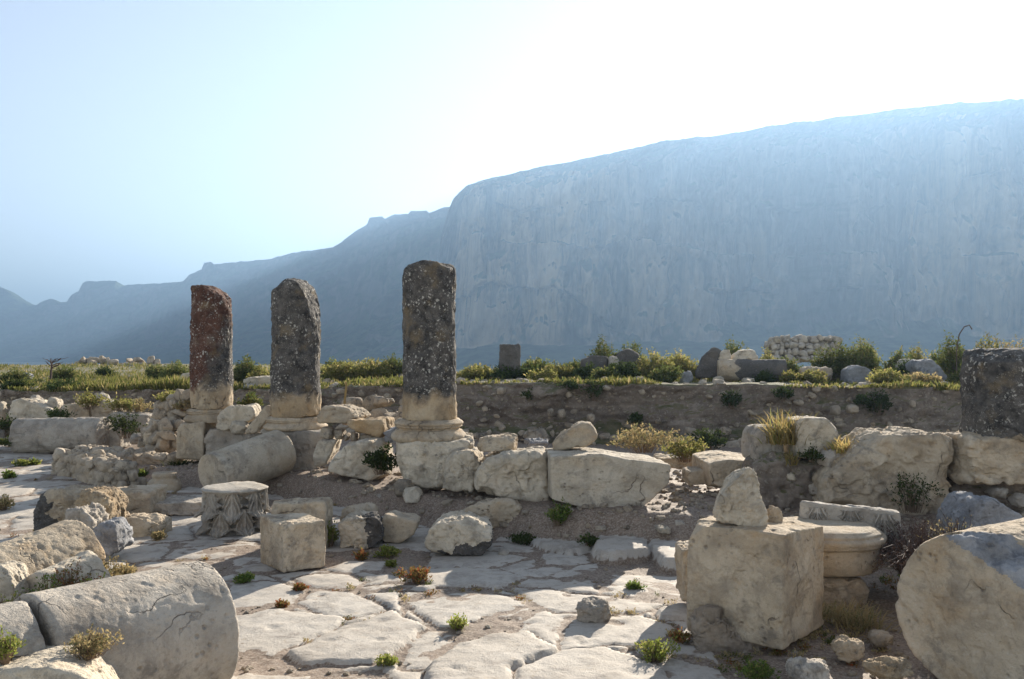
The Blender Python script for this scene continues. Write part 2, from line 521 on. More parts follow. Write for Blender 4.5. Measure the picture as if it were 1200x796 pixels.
def earth_mat():
    m, nt = new_mat('bank_earth')
    g = NT(nt)
    tc = g.n('ShaderNodeTexCoord'); vec = tc.outputs['Object']
    n1 = g.noise(vec, .9, 6, .65); n2 = g.noise(vec, 4, 8, .7, .3); n3 = g.noise(vec, 25, 5, .7)
    mp = g.n('ShaderNodeMapping'); mp.inputs['Scale'].default_value = (.35, .35, 3.5); g.l(vec, mp.inputs['Vector'])
    lay = g.noise(mp.outputs[0], 2.0, 4, .6)
    col = g.mix(g.ramp(n1, .3, .7), (.145, .112, .086), (.25, .20, .155))
    col = g.mix(g.math('MULTIPLY', g.ramp(lay, .45, .65), .5), col, (.32, .27, .22))
    col = g.mix(g.math('MULTIPLY', g.ramp(n2, .46, .66), .75), col, (.07, .05, .038))  # dark blotches painted in as the shade of cavities in the bank
    col = g.mix(g.math('MULTIPLY', g.ramp(n3, .56, .66), .6), col, (.42, .37, .30))
    geo = g.n('ShaderNodeNewGeometry'); sp = g.n('ShaderNodeSeparateXYZ'); g.l(geo.outputs['True Normal'], sp.inputs[0])
    up = g.ramp(sp.outputs['Z'], .6, .85)
    top = g.mix(g.ramp(n2, .4, .65), (.085, .09, .03), (.20, .155, .09))
    col = g.mix(up, col, top)
    h = g.math('ADD', n2, g.math('MULTIPLY', n3, .4))
    bp = g.n('ShaderNodeBump'); bp.inputs['Strength'].default_value = .8; bp.inputs['Distance'].default_value = .08
    g.l(h, bp.inputs['Height'])
    pb = g.n('ShaderNodeBsdfPrincipled'); pb.inputs['Roughness'].default_value = .95
    g.l(col, pb.inputs['Base Color']); g.l(bp.outputs[0], pb.inputs['Normal'])
    g.out(pb.outputs[0])
    return m


def rockface_mat(name, a, b, veg, patches=()):
    m, nt = new_mat(name)
    g = NT(nt)
    tc = g.n('ShaderNodeTexCoord'); vec = tc.outputs['Object']
    mp = g.n('ShaderNodeMapping'); mp.inputs['Scale'].default_value = (1, 1, .06); g.l(vec, mp.inputs['Vector'])
    s1 = g.noise(mp.outputs[0], .045, 8, .65, .3)
    s2 = g.noise(mp.outputs[0], .016, 5, .6, .4)
    n1 = g.noise(vec, .012, 5, .6); n2 = g.noise(vec, .05, 7, .7)
    col = g.mix(g.ramp(s1, .30, .70), a, b)
    s3 = g.noise(mp.outputs[0], .16, 6, .7, 0)
    col = g.mix(g.math('MULTIPLY', g.ramp(s3, .45, .65), .35), col, tuple(x * .5 for x in a))
    col = g.mix(g.math('MULTIPLY', g.ramp(s2, .50, .66), .75), col, tuple(x * .35 for x in a))
    col = g.mix(g.math('MULTIPLY', g.math('MULTIPLY', g.ramp(n1, .48, .66), g.ramp(s1, .30, .7)), .5), col, (.30, .245, .18))
    mh = g.n('ShaderNodeMapping'); mh.inputs['Scale'].default_value = (.22, .22, 1.0); g.l(vec, mh.inputs['Vector'])
    lg = g.noise(mh.outputs[0], .055, 5, .6, .5)
    col = g.mix(g.math('MULTIPLY', g.ramp(lg, .56, .66), .6), col, veg)
    for (px_, pz_, rr_, st_) in patches:                # big pale scars of fresh rock
        ds = g.n('ShaderNodeVectorMath', operation='DISTANCE'); mp2 = g.n('ShaderNodeMapping'); mp2.inputs['Scale'].default_value = (1, 0, .55)
        g.l(vec, mp2.inputs['Vector']); g.l(mp2.outputs[0], ds.inputs[0]); ds.inputs[1].default_value = (px_, 0, pz_ * .55)
        dd = g.math('ADD', ds.outputs['Value'], g.math('MULTIPLY', g.math('SUBTRACT', s2, .5), rr_ * 2.4))
        mk = g.math('MULTIPLY', g.ramp(g.math('DIVIDE', dd, rr_), .55, 1.0, (1, 1, 1, 1), (0, 0, 0, 1)), g.ramp(s1, .36, .60))
        col = g.mix(g.math('MULTIPLY', mk, st_), col, (.42, .32, .205))
    col = g.mix(g.math('MULTIPLY', g.ramp(n2, .56, .68), .5), col, veg)
    geo = g.n('ShaderNodeNewGeometry'); sp = g.n('ShaderNodeSeparateXYZ'); g.l(geo.outputs['Normal'], sp.inputs[0])
    up = g.ramp(g.math('ADD', sp.outputs['Z'], g.math('MULTIPLY', g.math('SUBTRACT', n2, .5), .3)), .50, .72)
    vg = g.mix(g.ramp(n2, .42, .58), veg, tuple(x * 2.4 for x in veg))
    col = g.mix(up, col, vg)
    pb = g.n('ShaderNodeBsdfPrincipled'); pb.inputs['Roughness'].default_value = 1
    pb.inputs['Specular IOR Level'].default_value = .0
    bp = g.n('ShaderNodeBump'); bp.inputs['Strength'].default_value = .35; bp.inputs['Distance'].default_value = 5
    g.l(g.math('ADD', s1, g.math('MULTIPLY', n2, .5)), bp.inputs['Height']); g.l(bp.outputs[0], pb.inputs['Normal'])
    g.l(col, pb.inputs['Base Color'])
    g.out(pb.outputs[0])
    return m


M['ground'] = ground_mat()
M['earth'] = earth_mat()
M['black'] = stone_mat('black_lichen_crust', (.035, .033, .032), (.12, .11, .10), .6, .08, bump=1.0)
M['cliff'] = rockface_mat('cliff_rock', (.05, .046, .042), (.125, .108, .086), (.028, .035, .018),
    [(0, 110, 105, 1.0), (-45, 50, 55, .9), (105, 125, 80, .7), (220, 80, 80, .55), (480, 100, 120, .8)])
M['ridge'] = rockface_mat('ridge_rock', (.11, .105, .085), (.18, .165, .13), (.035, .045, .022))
M['plain'] = plain_mat()
# ------------------------------------------------------------------ the ground
SL = np.array([(-30, 33), (-9, 16.6), (-4.6, 12.1), (-2.6, 10.9), (-.9, 9.25), (.3, 8.35), (1.4, 8.0), (2.2, 7.7), (5, 7.3), (30, 6)], float)


def y_sty(x): return np.interp(x, SL[:, 0], SL[:, 1])


def soil_z(x, y):
    s = (y - y_sty(x)) * .78
    A = np.interp(x, [-9, -5, -3.9, -2, 0, 1.3, 3, 6], [0, .12, .24, .24, .26, .30, .34, .38])
    w = np.interp(x, [-5, 0, 1.2, 2.2, 6], [.36, .42, .45, .6, .6])
    f = A * sstep(s, -w, -.05)
    back = A + (np.minimum(A, .16) - A) * sstep(s, .6, 2.0)
    return np.where(s < 0, f, back)


def in_poly_sdf(px, py, poly):
    """signed distance to a polygon, positive inside"""
    poly = np.asarray(poly, float)
    d = np.full(px.shape, 1e9); ins = np.zeros(px.shape, bool)
    for k in range(len(poly)):
        a, b = poly[k], poly[(k + 1) % len(poly)]
        e = b - a
        t = np.clip(((px - a[0]) * e[0] + (py - a[1]) * e[1]) / (e @ e + 1e-12), 0, 1)
        d = np.minimum(d, np.hypot(px - a[0] - t * e[0], py - a[1] - t * e[1]))
        c = ((a[1] <= py) & (b[1] > py)) | ((b[1] <= py) & (a[1] > py))
        xi = a[0] + (py - a[1]) / (b[1] - a[1] + 1e-12) * e[0]
        ins ^= c & (px < xi)
    return np.where(ins, d, -d)


def zA(x, y): return (280 + x / 2.2222, 640 + y / 2.2222)
def zB(x, y): return (400 + x / 2.857, 480 + y / 2.857)


SLABS = []   # (pixel outline, height) - the big slabs one can tell apart in the street
for h, pts in ((.0, [(0, 88), (110, 90), (178, 110), (140, 150), (60, 166), (-60, 160), (-60, 92)]),
               (.0, [(142, 150), (190, 108), (300, 115), (392, 160), (300, 186), (230, 180)]),
               (.01, [(-60, 190), (0, 186), (90, 163), (280, 186), (240, 215), (125, 266), (100, 285), (-60, 286)]),
               (.02, [(126, 275), (250, 215), (330, 195), (400, 167), (496, 210), (420, 265), (340, 300), (150, 307)]),
               (-.01, [(418, 290), (450, 240), (500, 212), (570, 214), (577, 240), (530, 270), (490, 308), (430, 312)]),
               (.0, [(430, 140), (530, 110), (640, 108), (752, 155), (700, 166), (640, 181), (590, 205), (520, 207)]),
               (.04, [(484, 312), (560, 275), (640, 240), (740, 226), (852, 272), (700, 330), (692, 420), (480, 420)]),
               (.03, [(704, 334), (840, 280), (960, 265), (1050, 290), (1140, 345), (1120, 420), (700, 420)]),
               (.0, [(690, 104), (800, 110), (870, 120), (950, 125), (1118, 146), (1050, 171), (960, 175), (830, 171), (760, 150)]),
               (.0, [(846, 200), (900, 180), (1050, 180), (1142, 212), (1120, 232), (1050, 252), (990, 252), (850, 270)]),
               (-.01, [(612, 192), (700, 184), (716, 205), (640, 212)]),
               (.0, [(150, 84), (200, 70), (290, 72), (337, 90), (290, 110), (200, 106)]),
               (.0, [(208, 60), (280, 34), (384, 40), (372, 60), (280, 70)]),
               (.0, [(310, 105), (400, 95), (490, 95), (500, 102), (420, 115), (330, 118)]),
               (.02, [(1084, 170), (1130, 148), (1180, 155), (1190, 200), (1100, 192)]),
               (.0, [(790, 18), (900, 20), (918, 45), (790, 50)]),
               (.0, [(1075, 300), (1130, 290), (1250, 320), (1330, 420), (1180, 420)]),
               (-.01, [(200, 335), (360, 315), (380, 340), (372, 420), (200, 420)])):
    SLABS.append(([zA(*p) for p in pts], h))
for h, pts in ((.05, [(640, 450), (710, 395), (850, 382), (886, 400), (870, 430), (840, 472), (760, 487), (680, 466)]),
               (.0, [(668, 490), (700, 472), (800, 490), (842, 510), (760, 524), (664, 516)]),
               (.10, [(834, 500), (870, 420), (900, 412), (1032, 450), (1032, 500), (940, 517), (860, 512)]),
               (.10, [(1040, 450), (1160, 455), (1160, 550), (1090, 537), (1040, 490)]),
               (.02, [(500, 385), (560, 372), (640, 385), (690, 400), (640, 445), (520, 440)]),
               (.0, [(240, 335), (320, 318), (380, 340), (370, 368), (270, 372)]),
               (.0, [(20, 290), (110, 282), (190, 292), (170, 310), (60, 312)]),
               (.0, [(-60, 262), (10, 258), (60, 276), (10, 292), (-60, 290)])):
    SLABS.append(([zB(*p) for p in pts], h))


def build_pavement():
    xs = np.arange(-10.6, 9.4, .024)
    ys = [2.6]
    while ys[-1] < 18.2: ys.append(ys[-1] + max(.020, .0036 * ys[-1]))
    ys = np.array(ys)
    X, Y = np.meshgrid(xs, ys)
    x, y = X.ravel(), Y.ravel()
    P3 = np.stack([x, y, np.zeros_like(x)], 1)
    wx = x + .05 * fbm(P3 * 2.3, 3, 1) + .02 * fbm(P3 * 9, 2, 2) + .010 * fbm(P3 * 26, 2, 5)
    wy = y + .05 * fbm(P3 * 2.3, 3, 3) + .02 * fbm(P3 * 9, 2, 4) + .010 * fbm(P3 * 26, 2, 6)
    rng = np.random.default_rng(7)
    # traced slabs
    tr = np.full(x.shape, -1e9); trh = np.zeros_like(x); trr = np.zeros_like(x); tid = np.full(x.shape, -1)
    for k, (pl, h) in enumerate(SLABS):
        w = [((u - 600) / FPX * YG(v), YG(v)) for u, v in pl]
        wa = np.array(w)
        near = (x > wa[:, 0].min() - .6) & (x < wa[:, 0].max() + .6) & (y > wa[:, 1].min() - .6) & (y < wa[:, 1].max() + .6)
        d = np.full(x.shape, -1e9)
        d[near] = in_poly_sdf(wx[near], wy[near], w)
        m = d > tr
        tilt = rng.normal(0, .008, 2); c = wa.mean(0)
        tr = np.where(m, d, tr)
        trh = np.where(m, h + tilt[0] * (x - c[0]) + tilt[1] * (y - c[1]), trh)
        trr = np.where(m, rng.random(), trr); tid = np.where(m, k, tid)
    # irregular cells elsewhere
    ca, sa = math.cos(R(-40)), math.sin(R(-40))
    seeds = []
    for i in range(-40, 40):
        for j in range(-40, 40):
            a = (i + (.5 if j % 2 else 0) + rng.uniform(-.33, .33)) * .92
            b = (j + rng.uniform(-.30, .30)) * .64
            sx, sy = a * ca - b * sa - 1, a * sa + b * ca + 9
            if -11.5 < sx < 8 and 2 < sy < 19: seeds.append((sx, sy))
    seeds = np.array(seeds)
    d1 = np.full(x.shape, 1e9); d2 = np.full(x.shape, 1e9); i1 = np.zeros(x.shape, int); i2 = np.zeros(x.shape, int)
    for k, (sx, sy) in enumerate(seeds):
        near = np.where((np.abs(wx - sx) < 1.8) & (np.abs(wy - sy) < 1.8))[0]
        d = (wx[near] - sx) ** 2 + (wy[near] - sy) ** 2
        a = d < d1[near]
        n1 = near[a]; d2[n1] = d1[n1]; i2[n1] = i1[n1]; d1[n1] = d[a]; i1[n1] = k
        b = (~a) & (d < d2[near]); n2 = near[b]; d2[n2] = d[b]; i2[n2] = k
    sep = np.hypot(*(seeds[i1] - seeds[i2]).T) + 1e-6
    vor = (d2 - d1) / (2 * sep) - .006
    vor = np.minimum(vor, -tr - .018)
    sr = rng.random(len(seeds)); sh = rng.normal(0, .008, len(seeds)); stx = rng.normal(0, .010, (len(seeds), 2))
    drop = rng.random(len(seeds)) < np.where((seeds[:, 1] < 8.6) & (seeds[:, 0] > -2.2), .05, .03)
    vh = sh[i1] + (stx[i1] * (np.stack([x, y], 1) - seeds[i1])).sum(1)
    vor = np.where(drop[i1], -.2, vor)
    # street limits: earth towards the colonnade and to the right of the big block
    s = (y - y_sty(x)) * .78
    lim = np.minimum(-s - np.interp(x, [-9, -5, -4, 0, 1.2, 2], [.1, .18, .18, .20, .26, .5]), (.30 + .17 * y) - x)
    lim = lim + .12 * fbm(P3 * 1.3, 3, 12)
    vor = np.where(lim < 0, -.2, vor)
    use = tr > vor
    d = np.where(use, tr, vor)
    h = np.where(use, trh, vh)
    rr = np.where(use, trr, sr[i1])
    # worn profile: round shoulders, shallow dishes, pits
    worn = .040 * sstep(d, -.004, .020) + .006 * sstep(d, .0, .15)
    wear = .006 * fbm(P3 * 3.1, 4, 21) + .005 * fbm(P3 * 13, 3, 22)
    pit = np.clip(fbm(P3 * 7.5, 3, 23) - .38, 0, 1) * .045
    stz = h - .045 + worn + wear - pit
    soil = -.015 + .020 * fbm(P3 * 1.9, 4, 31) + .008 * fbm(P3 * 14, 3, 32) + .006 * np.clip(fbm(P3 * 34, 2, 33), 0, 1)
    sz = soil_z(x, y)
    soil = soil + sz + np.clip(sz / .2, 0, 1) * (.020 * fbm(P3 * 2.6, 4, 34) + .013 * fbm(P3 * 11, 3, 35))
    soil = soil + .016 * sstep(fbm(P3 * .8, 2, 36), .25, .6)
    stz = np.where(d < -.01, -9, stz)
    z = np.maximum(soil, stz)
    slab = np.clip((stz - soil) / .012, 0, 1)
    V = np.stack([x, y, z], 1)
    o = mesh_obj('pavement', V, grid_faces(len(ys), len(xs)), M['ground'], origin=(0, 0, 0))
    a = o.data.attributes.new('slab', 'FLOAT', 'POINT'); a.data.foreach_set('value', slab.astype(np.float32))
    a = o.data.attributes.new('slabrand', 'FLOAT', 'POINT'); a.data.foreach_set('value', rr.astype(np.float32))
    tag(o, kind='structure')
    return x, y, z, slab, len(ys), len(xs), xs, ys


PX, PY, PZ, PSLAB, _nr, _nc, _xs, _ys = build_pavement()


def ground_z(x, y):
    j = int(np.clip(np.searchsorted(_xs, x), 0, _nc - 1)); i = int(np.clip(np.searchsorted(_ys, y), 0, _nr - 1))
    return float(PZ[i * _nc + j])


# ------------------------------------------------------------------ the excavated bank and the terrace above it
def y_bank(x): return np.interp(x, [-60, -14, -9.5, -7, -4.5, -1.5, 2, 5, 9, 60], [24, 20.5, 19.8, 19.2, 18.0, 16.6, 15.7, 15.2, 15.0, 14])
def z_top(x): return np.interp(x, [-60, -10, -5, -1.5, 3, 8, 60], [.8, .86, .98, 1.14, 1.17, 1.1, 1.2])


def terrace_z(x, y):
    x = np.atleast_1d(np.asarray(x, float)); y = np.atleast_1d(np.asarray(y, float))
    s = y - y_bank(x)
    p = np.stack([x, y, np.zeros_like(x)], 1)
    return z_top(x) + .09 * fbm(p * .35, 3, 61) * sstep(s, .3, 3) + .07 * fbm(p * 1.6, 4, 62) + .012 * np.clip(s - 3, 0, 30) - np.interp(x, [-6, 0], [0, .062]) * np.clip(s - 4, 0, 30)


BANK_FACE = []


def build_bank():
    xs = np.concatenate([np.arange(-60, -14, .5), np.arange(-14, 12, .045), np.arange(12, 60, .5)])
    prof = [(-1.6, -.25, 0)] + [(-.55 + .08 * k, 0.0, 0) for k in range(5)]
    prof += [(-.20 + .22 * t + .10 * math.sin(t * 3.1), t, 1) for t in np.linspace(.02, 1, 46)]
    rows = []
    for (s, t, face) in prof:
        y = y_bank(xs) + s
        zb = np.full_like(xs, .14) if t >= 0 else np.full_like(xs, -.3)
        z = zb + (z_top(xs) - zb) * max(t, 0)
        p = np.stack([xs, y, z], 1)
        if face:
            e = sstep(t, 0, .15) * sstep(1.25 - t, 0, .25)
            ov = .34 * fbm(p * np.array([.55, .55, 1.1]), 4, 71) + .20 * fbm(p * np.array([1.6, 1.6, 3.4]), 4, 72) + .10 * np.abs(fbm(p * 5, 4, 73)) + .04 * fbm(p * 14, 3, 78) - .30 * np.clip(fbm(p * np.array([.8, .8, 2.6]), 3, 77) - .12, 0, 1)
            p[:, 1] += e * ov
            p[:, 1] -= .30 * (1 - sstep(t, 0, .3)) * (1 + .9 * fbm(p * 1.1, 3, 75))
            p[:, 2] += (.07 * fbm(p * 2.5, 4, 74) + .04 * fbm(p * 7, 3, 79)) * t
        else:
            p[:, 2] += .05 * fbm(p * 1.5, 3, 76)
        rows.append(p)
        if face: BANK_FACE.append(p)
    yy = [.04, .12, .2, .3, .5, .8, 1.2, 1.7, 2.3, 3, 4, 5, 6.5, 8, 10, 12.5, 15, 18, 22, 26]
    for s in yy:
        y = y_bank(xs) + s + .1
        rows.append(np.stack([xs, y, terrace_z(xs, y)], 1))
    rows.append(np.stack([xs * 1.3, np.full_like(xs, 60.0), np.full_like(xs, -1.0)], 1))
    rows.append(np.stack([xs * 1.6, np.full_like(xs, 85.0), np.full_like(xs, -8.0)], 1))
    o = mesh_obj('terrace_ground', np.concatenate(rows), grid_faces(len(rows), len(xs)), M['earth'], origin=(0, 0, 0))
    tag(o, kind='structure')


build_bank()

# one sheet out to the horizon: the site level, then the valley floor below it
gx = np.array([-4200, -2500, -1200, -500, -200, -100, -60, -20, 20, 60, 100, 200, 500, 1200, 2500, 4200], float)
gy = np.array([-40, 0, 2.5, 10, 25, 45, 60, 85, 120, 200, 400, 700, 1200, 2000, 3200, 4400], float)
gz = np.array([-.1, -.1, -.1, -.3, -.4, -1, -3, -8.5, -12, -14, -14, -14, -14, -14, -14, -14], float)
GX, GY = np.meshgrid(gx, gy)
tag(mesh_obj('ground', np.stack([GX.ravel(), GY.ravel(), np.repeat(gz, len(gx))], 1), grid_faces(len(gy), len(gx)), M['plain'], origin=(0, 0, 0)), kind='structure')

# ------------------------------------------------------------------ mountains
def ridge_line(tab, us):
    t = np.array(tab, float)
    return np.interp(us, t[:, 0], t[:, 1])


def build_cliff():
    tab = [(470, 430), (500, 400), (508, 350), (514, 300), (519, 272), (525, 252), (532, 236), (545, 222), (560, 216), (580, 211), (610, 203), (640, 197), (670, 191), (700, 185), (730, 178), (760, 172), (800, 166), (850, 160), (890, 154),
           (930, 148), (965, 143), (1000, 138), (1060, 130), (1120, 124), (1160, 122), (1200, 122), (1350, 128), (1600, 150), (1900, 180)]
    us = np.concatenate([np.arange(470, 1240, 1.5), np.arange(1240, 1900, 8)])
    rv = ridge_line(tab, us)
    rv = rv + .9 * fbm(np.stack([us / 9, us * 0, us * 0], 1), 4, 81)
    D = np.interp(us, [470, 520, 560, 700, 1200, 1900], [1150, 1060, 1000, 960, 900, 860])
    cx = (us - 600) / FPX
    DR = D + 150                                   # the skyline lies behind the cliff's brow
    zr = EYE + (HOR - rv) / FPX * DR
    rows = []
    T = np.concatenate([np.linspace(0, .12, 8), np.linspace(.13, .86, 120), np.linspace(.87, 1, 24)])
    z0 = -14.0
    for t in T:
        if t < .12:
            d = D - 130 + 110 * (t / .12); f = t / .12 * .10
        elif t < .86:
            k = (t - .12) / .74
            d = D - 20 + 45 * k; f = .10 + .70 * k
        else:
            k = (t - .86) / .14
            d = D + 25 + 125 * k ** 1.2; f = .80 + .20 * (1 - (1 - k) ** 1.6)
        z = z0 + (zr - z0) * f
        p = np.stack([cx * d, d, z], 1)
        e = sstep(t, .10, .2) * sstep(1.0 - t, 0.0, .10)
        q = p * np.array([1, 1, .16])
        dy = 42 * fbm(q / 100, 4, 82) + 34 * fbm(q / 40, 4, 83) + 12 * (1 - 2 * np.abs(fbm(q / 11, 3, 84))) + 38 * (np.abs(fbm(np.stack([p[:, 0] / 75, p[:, 2] / 420, 0 * d], 1), 4, 87)) - .25) + 9 * np.sign(np.sin(z / 17 + 3 * fbm(p / 120, 2, 88))) * sstep(fbm(p / 60, 2, 89), .0, .3)
        p[:, 1] += e * dy + sstep(t, .0, .1) * (1 - e) * 6 * fbm(p / 30, 4, 86)
        if t < .999: p[:, 2] += e * 5 * fbm(p / 25, 3, 85)
        rows.append(p)
    for back, drop in ((120, 6), (500, 60), (900, 330)):
        p = rows[len(T) - 1].copy(); p[:, 1] += back; p[:, 2] -= drop
        p[:, 2] = np.maximum(p[:, 2], z0)
        rows.append(p)
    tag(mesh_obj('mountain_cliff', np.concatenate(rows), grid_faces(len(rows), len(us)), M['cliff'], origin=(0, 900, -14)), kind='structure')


def build_ridge():
    tab = [(-900, 360), (-400, 345), (-120, 330), (0, 336), (8, 341), (15, 346), (28, 353), (42, 358), (52, 352), (60, 350), (70, 354), (78, 354), (84, 345), (92, 342), (97, 332), (101, 330), (135, 329), (142, 336), (150, 334), (190, 332), (206, 331), (215, 330), (222, 322),
           (236, 316), (239, 308), (247, 307), (249, 310), (268, 308), (315, 304), (340, 297), (390, 290), (400, 284), (415, 272), (430, 263), (433, 255), (448, 254), (451, 257), (462, 251), (478, 251), (481, 247), (500, 247), (503, 250), (520, 243), (524, 243), (560, 236), (700, 225), (900, 240), (1000, 300), (1050, 420)]
    us = np.concatenate([np.arange(-900, -10, 12), np.arange(-10, 540, 1.2), np.arange(540, 1050, 10)])
    rv = ridge_line(tab, us) + .8 * fbm(np.stack([us / 6, us * 0, us * 0], 1), 4, 91)
    D = np.interp(us, [-900, 0, 250, 530, 1050], [2500, 2250, 1900, 1450, 1350])
    cx = (us - 600) / FPX
    zr = EYE + (HOR - rv) / FPX * D
    T = np.linspace(0, 1, 90); z0 = -14.0
    rows = []
    for t in T:
        f = .42 * t + .58 * sstep(t, .35, 1.0) if t < 1 else 1
        f = .55 * t ** 1.2 + .45 * sstep(t, .55, 1.0)
        d = D - 420 * (1 - t) - 60 * (1 - sstep(t, .6, 1))
        p = np.stack([cx * d, d, z0 + (zr - z0) * f], 1)
        e = sstep(t, .02, .2) * sstep(1 - t, .0, .06)
        q = p * np.array([1, 1, .45])
        p[:, 1] += e * (60 * fbm(q / 170, 5, 92) + 22 * (1 - 2 * np.abs(fbm(q / 60, 4, 93))))
        p[:, 2] += e * (10 * fbm(p / 60, 4, 94) + 4 * fbm(p / 18, 3, 95))
        rows.append(p)
    for back, drop in ((60, 10), (400, 120), (800, 420)):
        p = rows[len(T) - 1].copy(); p[:, 1] += back; p[:, 2] = np.maximum(p[:, 2] - drop, z0)
        rows.append(p)
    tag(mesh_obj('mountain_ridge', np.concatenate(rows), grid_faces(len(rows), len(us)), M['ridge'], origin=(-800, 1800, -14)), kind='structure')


build_cliff()
build_ridge()

# ------------------------------------------------------------------ air, sky, sun, camera
HAZE_DENS = 0.00058
m, nt = new_mat('haze_air')
pv = nt.nodes.new('ShaderNodeVolumePrincipled')
pv.inputs['Color'].default_value = (.21, .33, .495, 1)
pv.inputs['Density'].default_value = HAZE_DENS
pv.inputs['Anisotropy'].default_value = .48
mo = nt.nodes.new('ShaderNodeOutputMaterial')
nt.links.new(pv.outputs[0], mo.inputs['Volume'])
x0, x1, y0, y1, zz0, zz1 = -4300, 4300, -60, 4500, -16, 290
hv = [(x, y, z) for z in (zz0, zz1) for y in (y0, y1) for x in (x0, x1)]
hz = mesh_obj('haze', hv, [(0, 2, 3, 1), (4, 5, 7, 6), (0, 1, 5, 4), (2, 6, 7, 3), (0, 4, 6, 2), (1, 3, 7, 5)], m, origin=(0, 0, zz0), smooth=False)
tag(hz, kind='stuff')

SUN_AZ = math.atan2(1062 - 600, FPX)
SUN_EL = math.atan2(HOR - 0, math.hypot(FPX, 462))
w = bpy.data.worlds.new('World'); scene.world = w; w.use_nodes = True
wn = w.node_tree; wn.nodes.clear()
sky = wn.nodes.new('ShaderNodeTexSky'); sky.sky_type = 'NISHITA'; sky.sun_disc = False
sky.sun_elevation = SUN_EL; sky.sun_rotation = SUN_AZ
sky.altitude = 200; sky.air_density = 0.85; sky.dust_density = 0.12; sky.ozone_density = 1.6
bg = wn.nodes.new('ShaderNodeBackground'); bg.inputs['Strength'].default_value = .053
wo = wn.nodes.new('ShaderNodeOutputWorld')
hs = wn.nodes.new('ShaderNodeHueSaturation'); hs.inputs['Saturation'].default_value = .52     # a milky summer sky
wn.links.new(sky.outputs[0], hs.inputs['Color']); wn.links.new(hs.outputs[0], bg.inputs[0]); wn.links.new(bg.outputs[0], wo.inputs[0])

sl = bpy.data.lights.new('sun', 'SUN'); sl.energy = 3.8; sl.angle = R(.55); sl.color = (1.0, .91, .78)
so = bpy.data.objects.new('sun', sl); COL.objects.link(so)
sd = Vector((math.sin(SUN_AZ) * math.cos(SUN_EL), math.cos(SUN_AZ) * math.cos(SUN_EL), math.sin(SUN_EL)))
so.rotation_euler = (sd).to_track_quat('Z', 'Y').to_euler()
so.location = sd * 60

cam = bpy.data.cameras.new('camera'); co = bpy.data.objects.new('camera', cam); COL.objects.link(co)
cam.sensor_width = 36; cam.lens = 36 * FPX / 1200; cam.shift_y = (HOR - 398) / 1200
cam.clip_start = .05; cam.clip_end = 12000
co.location = (0, 0, EYE); co.rotation_euler = (R(90), 0, 0)
scene.camera = co
vs = scene.view_settings
vs.view_transform = 'Standard'; vs.look = 'None'; vs.gamma = 1; vs.exposure = 2.15; vs.use_curve_mapping = False
cy = scene.cycles
cy.use_denoising = True
cy.max_bounces = 6; cy.diffuse_bounces = 4; cy.volume_bounces = 0; cy.transparent_max_bounces = 8
cy.sample_clamp_indirect = 6
# ------------------------------------------------------------------ constructors for the ruins
_seed = [100]


def nseed():
    _seed[0] += 1
    return _seed[0]


def Rk(name, label, cat, box, Y=None, g=0.0, d=None, mat='warm', N=None, p=44, amp=None, chips=7, group=None, scoops=0, sink=.02, e=2.8, cuts=(), seed=None, parent=None):
    """an irregular stone that fills a photo box"""
    s = seed or nseed()
    Y = Y or YG(box[3], g)
    wid = (box[2] - box[0]) / FPX * Y
    d = d or wid * .8
    pts = rock_pts(box, Y, d, s, e=e)
    for q in pts:
        pass
    px = max(box[2] - box[0], box[3] - box[1])
    N = N or int(min(56, max(8, px * .55)))
    amp = amp if amp is not None else min(.045, max(.008, wid * .055))
    return stone(name, label, cat, [(a, b, c - sink) for a, b, c in pts], M[mat], group, parent, N=N, p=p, amp=amp, chips=chips, seed=s, scoops=scoops, cuts=cuts)


def Bk(name, label, cat, poly, Y=None, g=0.0, thick=.5, az=0.0, mat='warm', N=None, p=30, amp=None, chips=5, group=None, scale=.94, slope=0.0, rise=0.0, scoops=0, seed=None, cuts=(), bite=(.80, .95), parent=None, facet=.5):
    """a dressed block whose front face is traced and carried back by its thickness"""
    s = seed or nseed()
    Y = Y or YG(max(q[1] for q in poly), g)
    pts = front_pts(poly, Y, thick, az, scale, slope, rise)
    us = [q[0] for q in poly]; vs_ = [q[1] for q in poly]
    px = max(max(us) - min(us), max(vs_) - min(vs_))
    N = N or int(min(72, max(10, px * .55)))
    wid = px / FPX * Y
    amp = amp if amp is not None else min(.03, max(.008, wid * .03))
    return stone(name, label, cat, pts, M[mat], group, parent, N=N, p=p, amp=amp, chips=chips, seed=s, scoops=scoops, cuts=cuts, bite=bite, facet=facet)


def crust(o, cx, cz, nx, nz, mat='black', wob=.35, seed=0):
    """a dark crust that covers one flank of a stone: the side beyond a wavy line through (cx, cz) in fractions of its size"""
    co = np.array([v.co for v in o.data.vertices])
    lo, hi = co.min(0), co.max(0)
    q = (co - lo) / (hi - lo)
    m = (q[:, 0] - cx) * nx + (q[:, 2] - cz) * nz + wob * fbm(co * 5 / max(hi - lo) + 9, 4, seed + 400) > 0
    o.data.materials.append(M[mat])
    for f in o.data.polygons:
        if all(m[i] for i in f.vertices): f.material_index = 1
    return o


def Cy(name, label, cat, c0, c1, r0, r1=None, mat='grey', N=44, amp=.010, chips=3, p=46, cuts=(), group=None, seed=None, bite=(.9, .985), scoops=0):
    s = seed or nseed()
    return stone(name, label, cat, cyl_pts(c0, c1, r0, r1 or r0), M[mat], group, None, N=N, p=p, amp=amp, chips=chips, seed=s, cuts=cuts, bite=bite,
                 yaw=math.atan2(c1[1] - c0[1], c1[0] - c0[0]), freq=5, scoops=scoops, facet=.12)


